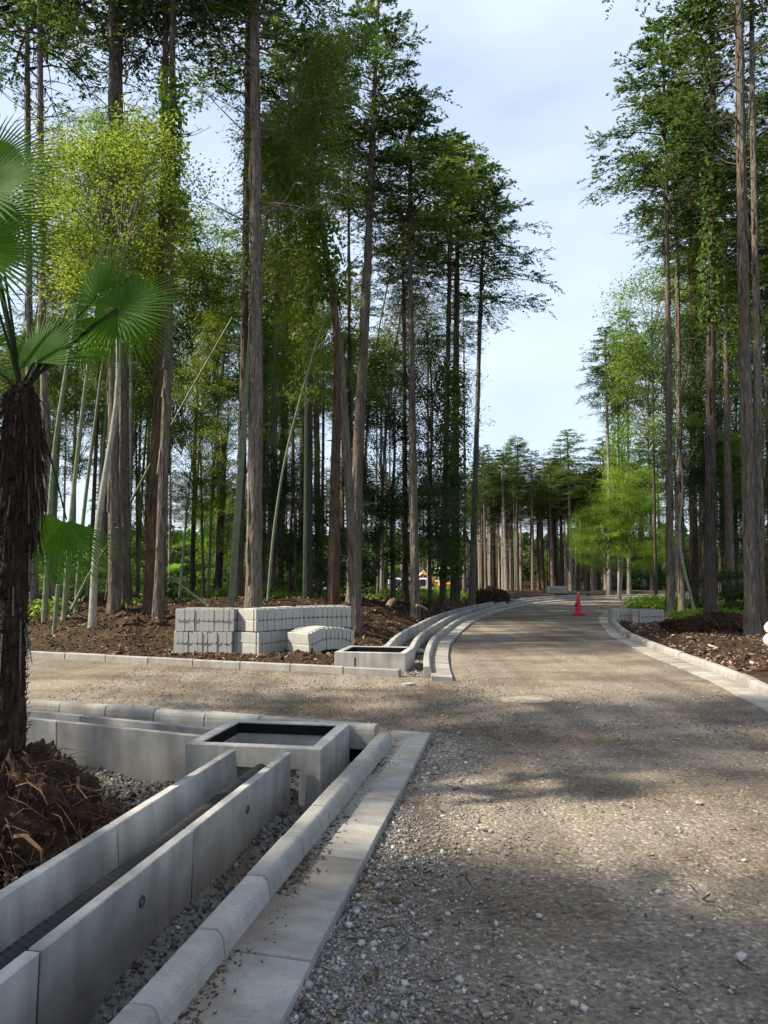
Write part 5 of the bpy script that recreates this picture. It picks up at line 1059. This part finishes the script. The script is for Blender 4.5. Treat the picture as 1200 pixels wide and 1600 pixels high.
# ------------------------------------------------------------------ loose stones, wood chips, weeds
CUBE = np.array([(x, y, z) for x in (-1, 1) for y in (-1, 1) for z in (-1, 1)], float)
CF = np.array([(0, 1, 3, 2), (4, 6, 7, 5), (0, 4, 5, 1), (2, 3, 7, 6), (0, 2, 6, 4), (1, 5, 7, 3)])
def scatter(name, P, size, tint, mat, label, seed, aspect=(1, .8, .6), jit=.35, flat=.5, long=False):
    r = np.random.default_rng(seed); n = len(P); B = CUBE[None] * .5 * (1 + r.uniform(-jit, jit, (n, 8, 3)))
    if not long: B *= (.62 + .38 * (np.abs(r.normal(0, 1, (n, 8, 1))) > .45))
    B = B * size[:, None, None] * np.array(aspect)[None, None, :]
    a = r.uniform(0, 6.283, n); ca, sa = np.cos(a), np.sin(a); tl = r.normal(0, flat, n); ct, st = np.cos(tl), np.sin(tl)
    x, y, z = B[..., 0], B[..., 1], B[..., 2]
    y, z = y * ct[:, None] - z * st[:, None], y * st[:, None] + z * ct[:, None]
    t2 = r.normal(0, flat, n); x, z = x * np.cos(t2)[:, None] - z * np.sin(t2)[:, None], x * np.sin(t2)[:, None] + z * np.cos(t2)[:, None]
    x, y = x * ca[:, None] - y * sa[:, None], x * sa[:, None] + y * ca[:, None]
    V = np.stack([x, y, z], -1) + P[:, None, :]
    Fc = (CF[None] + (np.arange(n) * 8)[:, None, None]).reshape(-1, 4)
    o = obj(name, np_mesh(name, V.reshape(-1, 3), Fc, mat, False, np.repeat(tint, 6))); tag(o, label, None, None, 'stuff'); return o
r = np.random.default_rng(12)
# gravel on the near road: thick beside the gutter, thin over the trodden middle
n = 190000; y = 2.2 + 12.5 * r.uniform(0, 1, n) ** 2.1; x = slabX(y) + r.uniform(0.0, 1, n) ** 1.35 * 4.6
dense = np.clip(1.3 - (x - slabX(y)) / (.35 + .28 * (8 - np.clip(y, 2, 8)) / 3), .05, 1) * (.3 + .9 * vnoise(x, y, .35, 31)) + .05 * (vnoise(x, y, .8, 32) > .62)
dense = np.where(y > 7.1, dense * .12, dense)
k = (r.uniform(0, 1, n) < dense) & (x < .56 * y + .3) & (dist_poly(x, y, RP) > .05)
x, y = x[k], y[k]; sz = np.clip(r.lognormal(-4.85, .5, len(x)), .003, .04) * (.85 + .03 * y)
scatter('gravel', np.stack([x, y, sz * .08 + .001], -1), sz, np.clip(r.normal(.58, .22, len(x)), 0, 1), M['stone_grey'], 'loose grey crushed stone beside the near gutter', 1)
# larger stones, singly
STN = []
for k in range(5):
    q = random.Random(k); bm = bmesh.new(); bmesh.ops.create_icosphere(bm, subdivisions=1, radius=.5)
    for v in bm.verts: v.co = Vector((v.co.x * q.uniform(.8, 1.2), v.co.y * .75 * q.uniform(.75, 1.2), v.co.z * .5 * q.uniform(.7, 1.2)))
    me_ = bpy.data.meshes.new('stone'); bm.to_mesh(me_); bm.free(); me_.materials.append(surf_mat('stone_single%d' % k, [(.3, (.2, .185, .165)), (.7, (.4 + .06 * k, .38 + .06 * k, .36 + .055 * k))], scale=30, bump=.4, rough=.95)); STN.append(me_)
big = [(1158, 1498, .062, 'flat whitish stone lying alone on the dark road', 4), (754, 1296, .05, 'dark angular stone alone on the shaded road', 0), (843, 1433, .038, 'pale stone in the sunlit streak of the road', 3), (1078, 1465, .04, 'bright white stone on the trodden road', 4), (565, 1476, .05, 'grey stone on the gravel beside the gutter slab', 2), (545, 1448, .05, 'pale grey lump of stone near the gutter slab edge', 3), (746, 1483, .04, 'angular grey stone at the edge of the thick gravel', 1), (700, 1430, .035, 'small pale stone amid the gravel', 3), (842, 1545, .045, 'grey stone low on the shaded road', 2), (897, 1570, .04, 'whitish stone low on the shaded road', 3), (972, 1256, .035, 'pair-like dark clod on the sunlit road', 0), (1092, 1256, .06, 'dark broken clod of earth on the road', 0)]
for px, py, s_, lab, kk in big:
    p_ = gnd(px, py, .01); o = obj('stone', STN[kk], None, (p_.x, p_.y, .012 + s_ * .12), (0, 0, rt.uniform(0, 6)), (s_,) * 3); tag(o, lab, 'stone', 'single stones on the road')
# far and mid road grit
n = 26000; y = r.uniform(7, 26, n); x = np.interp(y, [p[1] for p in leftall[:40]], [p[0] for p in leftall[:40]]) + r.uniform(-5, 5, n)
k = (dist_poly(x, y, RP) > .1) & ~((dist_poly(x, y, LP) > -.05) & (y > 11)) & (dist_poly(x, y, FP) > .1) & (dist_poly(x, y, NP_) < -.1)
k |= (x < 0) & (dist_poly(x, y, FP) > .1) & (dist_poly(x, y, NP_) < -.1)
x, y = x[k], y[k]; sz = r.uniform(.006, .02, len(x)); scatter('gravel', np.stack([x, y, sz * .12 + .003], -1), sz, np.clip(r.normal(.58, .2, len(x)), 0, 1), M['stone'], 'scattered crushed stone on the road crossing', 2)
# yard gravel and trench rubble
n = 34000; x = r.uniform(-5, .1, n); y = r.uniform(2, 8.2, n); k = (dist_poly(x, y, NP_) > .15) & (x < slabX(y) - .42) & (x > -.52 * y - .4); x, y = x[k], y[k]
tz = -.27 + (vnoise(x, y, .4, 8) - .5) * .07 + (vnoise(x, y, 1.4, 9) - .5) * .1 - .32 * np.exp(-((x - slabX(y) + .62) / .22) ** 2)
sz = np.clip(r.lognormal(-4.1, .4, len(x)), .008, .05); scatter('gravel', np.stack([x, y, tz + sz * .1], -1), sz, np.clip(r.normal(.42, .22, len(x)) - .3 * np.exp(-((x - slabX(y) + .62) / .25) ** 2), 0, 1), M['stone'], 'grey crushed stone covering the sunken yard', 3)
n = 9000; y = r.uniform(11.2, 24, n); x = np.interp(y, LEFTs[:, 1], LEFTs[:, 0]) - r.uniform(.4, 1.1, n); k = dist_poly(x, y, FP) < -.05; x, y = x[k], y[k]; sz = r.uniform(.015, .04, len(x))
scatter('gravel', np.stack([x, y, np.full(len(x), -.02)], -1), sz, np.clip(r.normal(.4, .2, len(x)), 0, 1), M['stone'], 'crushed stone between the far kerb and the curved channel', 9)
n = 5000; a = r.uniform(0, 6.283, n); q_ = .55 + np.abs(r.normal(0, .28, n)); x = O.x + q_ * np.cos(a); y = PY + 1.2 * q_ * np.sin(a); k = x < chX(y) - .56; x, y = x[k], y[k]; sz = r.uniform(.008, .04, len(x))
scatter('litter', np.stack([x, y, -.26 + .3 * np.clip(.9 - q_[k], 0, .4)], -1), sz, np.clip(r.beta(1.3, 4, len(x)), 0, 1), M['chip'], 'soil crumbs spilled round the palm root ball', 19, (1, .7, .5), .35, .5)
# wood chips and bark litter over the banks
n = 90000; y = 11.5 + 22.5 * r.uniform(0, 1, n) ** 1.4; x = r.uniform(-13, 16, n); dl, df, dr = dist_poly(x, y, LP), dist_poly(x, y, FP), dist_poly(x, y, RP)
k = ((dl > CHAN_OUT + .1) & (df < -.3) & (r.uniform(0, 1, n) < .85)) | ((dr < -.55) & (dr > -7)); k &= np.abs(x) < .54 * y + 1
x, y = x[k], y[k]; z = ground_z(x, y); sz = np.clip(r.lognormal(-2.95, .5, len(x)), .02, .2)
scatter('litter', np.stack([x, y, z + sz * .08], -1), sz, np.where(r.uniform(0, 1, len(x)) < .16, r.uniform(.75, 1, len(x)), r.beta(1.5, 3.4, len(x))), M['chip'], 'bark and wood chips strewn over the soil banks', 4, (1, .26, .14), .3, .45, True)
n = 6000; y = r.uniform(2.4, 7, n); x = slabX(y) - .35 + np.abs(r.normal(0, .06, n)); k = r.uniform(0, 1, n) < vnoise(x, y, .5, 40) ** 1.5 * 1.6; x, y = x[k], y[k]
sz = r.uniform(.003, .016, len(x)) * (1 + 1.2 * (r.uniform(0, 1, len(x)) < .06)); scatter('litter', np.stack([x, y, np.full(len(x), .062)], -1), sz, np.clip(r.beta(2, 2.5, len(x)), 0, 1), M['chip'], 'dry leaf and soil crumbs in the near gutter', 5, (1, .4, .15), .3, .2, True)
n = 900; y = 2.3 + 6 * r.uniform(0, 1, n) ** 1.5; x = slabX(y) + .03 + r.uniform(0, 1, n) ** 2.2 * 3; sz = r.uniform(.015, .06, n)
scatter('litter', np.stack([x, y, np.full(n, .013)], -1), sz, np.clip(r.beta(3, 2, n), 0, 1), M['chip'], 'straw and splinters on the near gravel', 6, (1, .14, .06), .25, .15, True)
# sticks and logs lying on the banks, one by one
LOGS = [(895, 1000, -1, .0), ]
logspec = [((876, 905), (893, 886), .02), ]
for (x0, y0), (x1, y1), w, Y, lab in (((606, 948), (617, 936), 9, 21, 'short cut log tilted on the bank above the curved channel'), ((650, 946), (668, 953), 5, 22, 'pale broken branch lying on the bank near the straight cypress'), ((648, 936), (660, 942), 4, 24, 'small pale stick on the bank between two cypress trunks'), ((1093, 1018), (1104, 1042), 3, 13.2, 'curved pale twig sticking out over the kerb inside the bend'), ((1118, 1030), (1133, 1027), 5, 13.4, 'straight stick lying on the mulch inside the bend'), ((470, 1036), (482, 1027), 6, 13.2, 'splintered wood piece in front of the arched bundle'), ((395, 1030), (420, 1024), 5, 13.3, 'split wood lying at the foot of the block bundles'), ((602, 940), (638, 897), 3, 24, 'dark bent branch arching from the bank')):
    a, b_ = at(x0, y0, Y), at(x1, y1, Y + .15); r0 = w * Y / 2400; mb = MB(); md = a.lerp(b_, .5) + Vector((.0, .03, .04)); mb.tube([a, a.lerp(md, .6), md, b_], [r0, r0 * 1.05, r0 * .9, r0 * .6], 7)
    lo = min(a.z, b_.z); o = obj('branch_piece', mb.me('branch_piece', M['bark_dark'] if 'dark' in lab else M['log'], False)); tag(o, lab, 'stick', 'sticks on the banks')
# weeds and grass tufts
def weeds(name, spots, n_per, mat, label, seed, hgt=.35):
    r = np.random.default_rng(seed); C = []; A = []; Ln = []
    for x, y, s in spots:
        m_ = int(n_per * s * s); px, py = x + r.normal(0, s * .5, m_), y + r.normal(0, s * .4, m_); z = ground_z(px, py) + r.uniform(.0, hgt, m_) * np.clip(s, .4, 1.2)
        C.append(np.stack([px, py, z], -1)); A.append(r.normal(0, .6, (m_, 3)) + np.array([0, 0, .5])); Ln.append(r.uniform(.08, .2, m_))
    C, A, Ln = map(np.concatenate, (C, A, Ln)); V, Fc = leaf_quads(C, A, r.normal(0, 1, (len(C), 3)) + np.array([0, 0, .6]), Ln, Ln * .4)
    o = obj(name, np_mesh(name, V, Fc, mat, False, np.clip(r.normal(.55, .2, len(C)), 0, 1))); tag(o, label, None, None, 'stuff')
def gp(px, py, z=.12): v = gnd(px, py, z); return (v.x, v.y)
weeds('weeds', [(*gp(1010, 948), 1.6), (*gp(990, 943), 1.4), (*gp(1030, 950), 1.4), (*gp(1090, 950), 1.4), (*gp(1135, 955), 1.4), (*gp(1130, 970), 1.0), (*gp(1155, 965), 1.0), (*gp(1150, 978), .8), (*gp(1100, 965), .8), (*gp(1195, 965), .9), (*gp(1060, 968), .7), (*gp(1085, 972), .6)], 420, M['leaf_bright'], 'bright green weeds among the trunks inside the bend', 1)
weeds('weeds', [(at(px, 925, Y).x, Y, s) for px, Y, s in ((625, 31, 1.2), (655, 33, 1.2), (675, 34, 1.4), (720, 35, 1.3), (740, 36, 1.0), (560, 30, 1), (480, 24, 1), (420, 26, 1.2), (450, 23, .8), (510, 27, 1), (770, 38, .8), (230, 22, .8), (330, 24, 1.0), (190, 17.5, .35), (60, 18, .8))], 420, M['leaf_mid'], 'green weeds on the forest floor behind the bank', 2)

for o in bpy.data.objects:
    if o.name.startswith(('dead_branches', 'limbs', 'twigs')): o['kind'] = 'stuff'
# ------------------------------------------------------------------ labels of the look-alike trees: counted from a landmark one can find
LM = [('the stout brown cypress', 177), ('the large straight grey cypress', 397), ('the torn red-brown cypress', 524), ('the straight grey cypress', 645), ('the lone slim bend cypress', 745), ('the ivy column', 966), ('the dark roadside bend cypress', 1046), ('the big furrowed cypress', 1166)]
ORD = ['first', 'second', 'third', 'fourth', 'fifth', 'sixth', 'seventh', 'eighth', 'ninth', 'tenth', 'eleventh', 'twelfth', 'thirteenth', 'fourteenth', 'fifteenth', 'sixteenth', 'seventeenth', 'eighteenth', 'nineteenth', 'twentieth'] + ['twenty-' + w for w in ('first', 'second', 'third', 'fourth', 'fifth', 'sixth', 'seventh', 'eighth', 'ninth')] + ['thirtieth'] + ['thirty-' + w for w in ('first', 'second', 'third', 'fourth', 'fifth', 'sixth', 'seventh', 'eighth', 'ninth')]
ADJ = {'slender forest poles': 'slender pale cypress in the forest', 'farthest pale poles': 'thin pale trunk farthest back', 'forest cypresses behind the mulch bank': 'slim cypress close behind the mulch bank', 'distant cypresses beyond the bank': 'distant cypress deep in the forest', 'far pale-trunked stand': 'farthest small cypress', 'cypresses beyond the end of the bend': 'far cypress beyond the bend', 'distant right-hand forest': 'distant cypress across the far road', 'forest inside the bend': 'shaded cypress inside the bend', 'slim bamboo deep in the forest': 'slim bamboo', 'forest floor bushes': 'low bush behind the bank', 'far forest bushes': 'tall shadowed bush deep in the forest', 'background bushes': 'farthest bush', 'right background bushes': 'distant bush across the far road', 'bend undergrowth bushes': 'undergrowth bush inside the bend'}
bins = {}
for o in bpy.data.objects:
    g_ = o.get('group')
    if o.parent is None and g_ in ADJ:
        px = 600 + 1200 * o.location.x / max(1, o.location.y)
        nm, lx = min(LM, key=lambda l: abs(l[1] - px)); bins.setdefault((g_, nm, px < lx), []).append((abs(px - lx), o))
for (g_, nm, lf), lst in bins.items():
    for k, (d, o) in enumerate(sorted(lst, key=lambda e: e[0])): o['label'] = '%s %s %s of %s' % (ORD[min(k, 38)], ADJ[g_], 'left' if lf else 'right', nm)
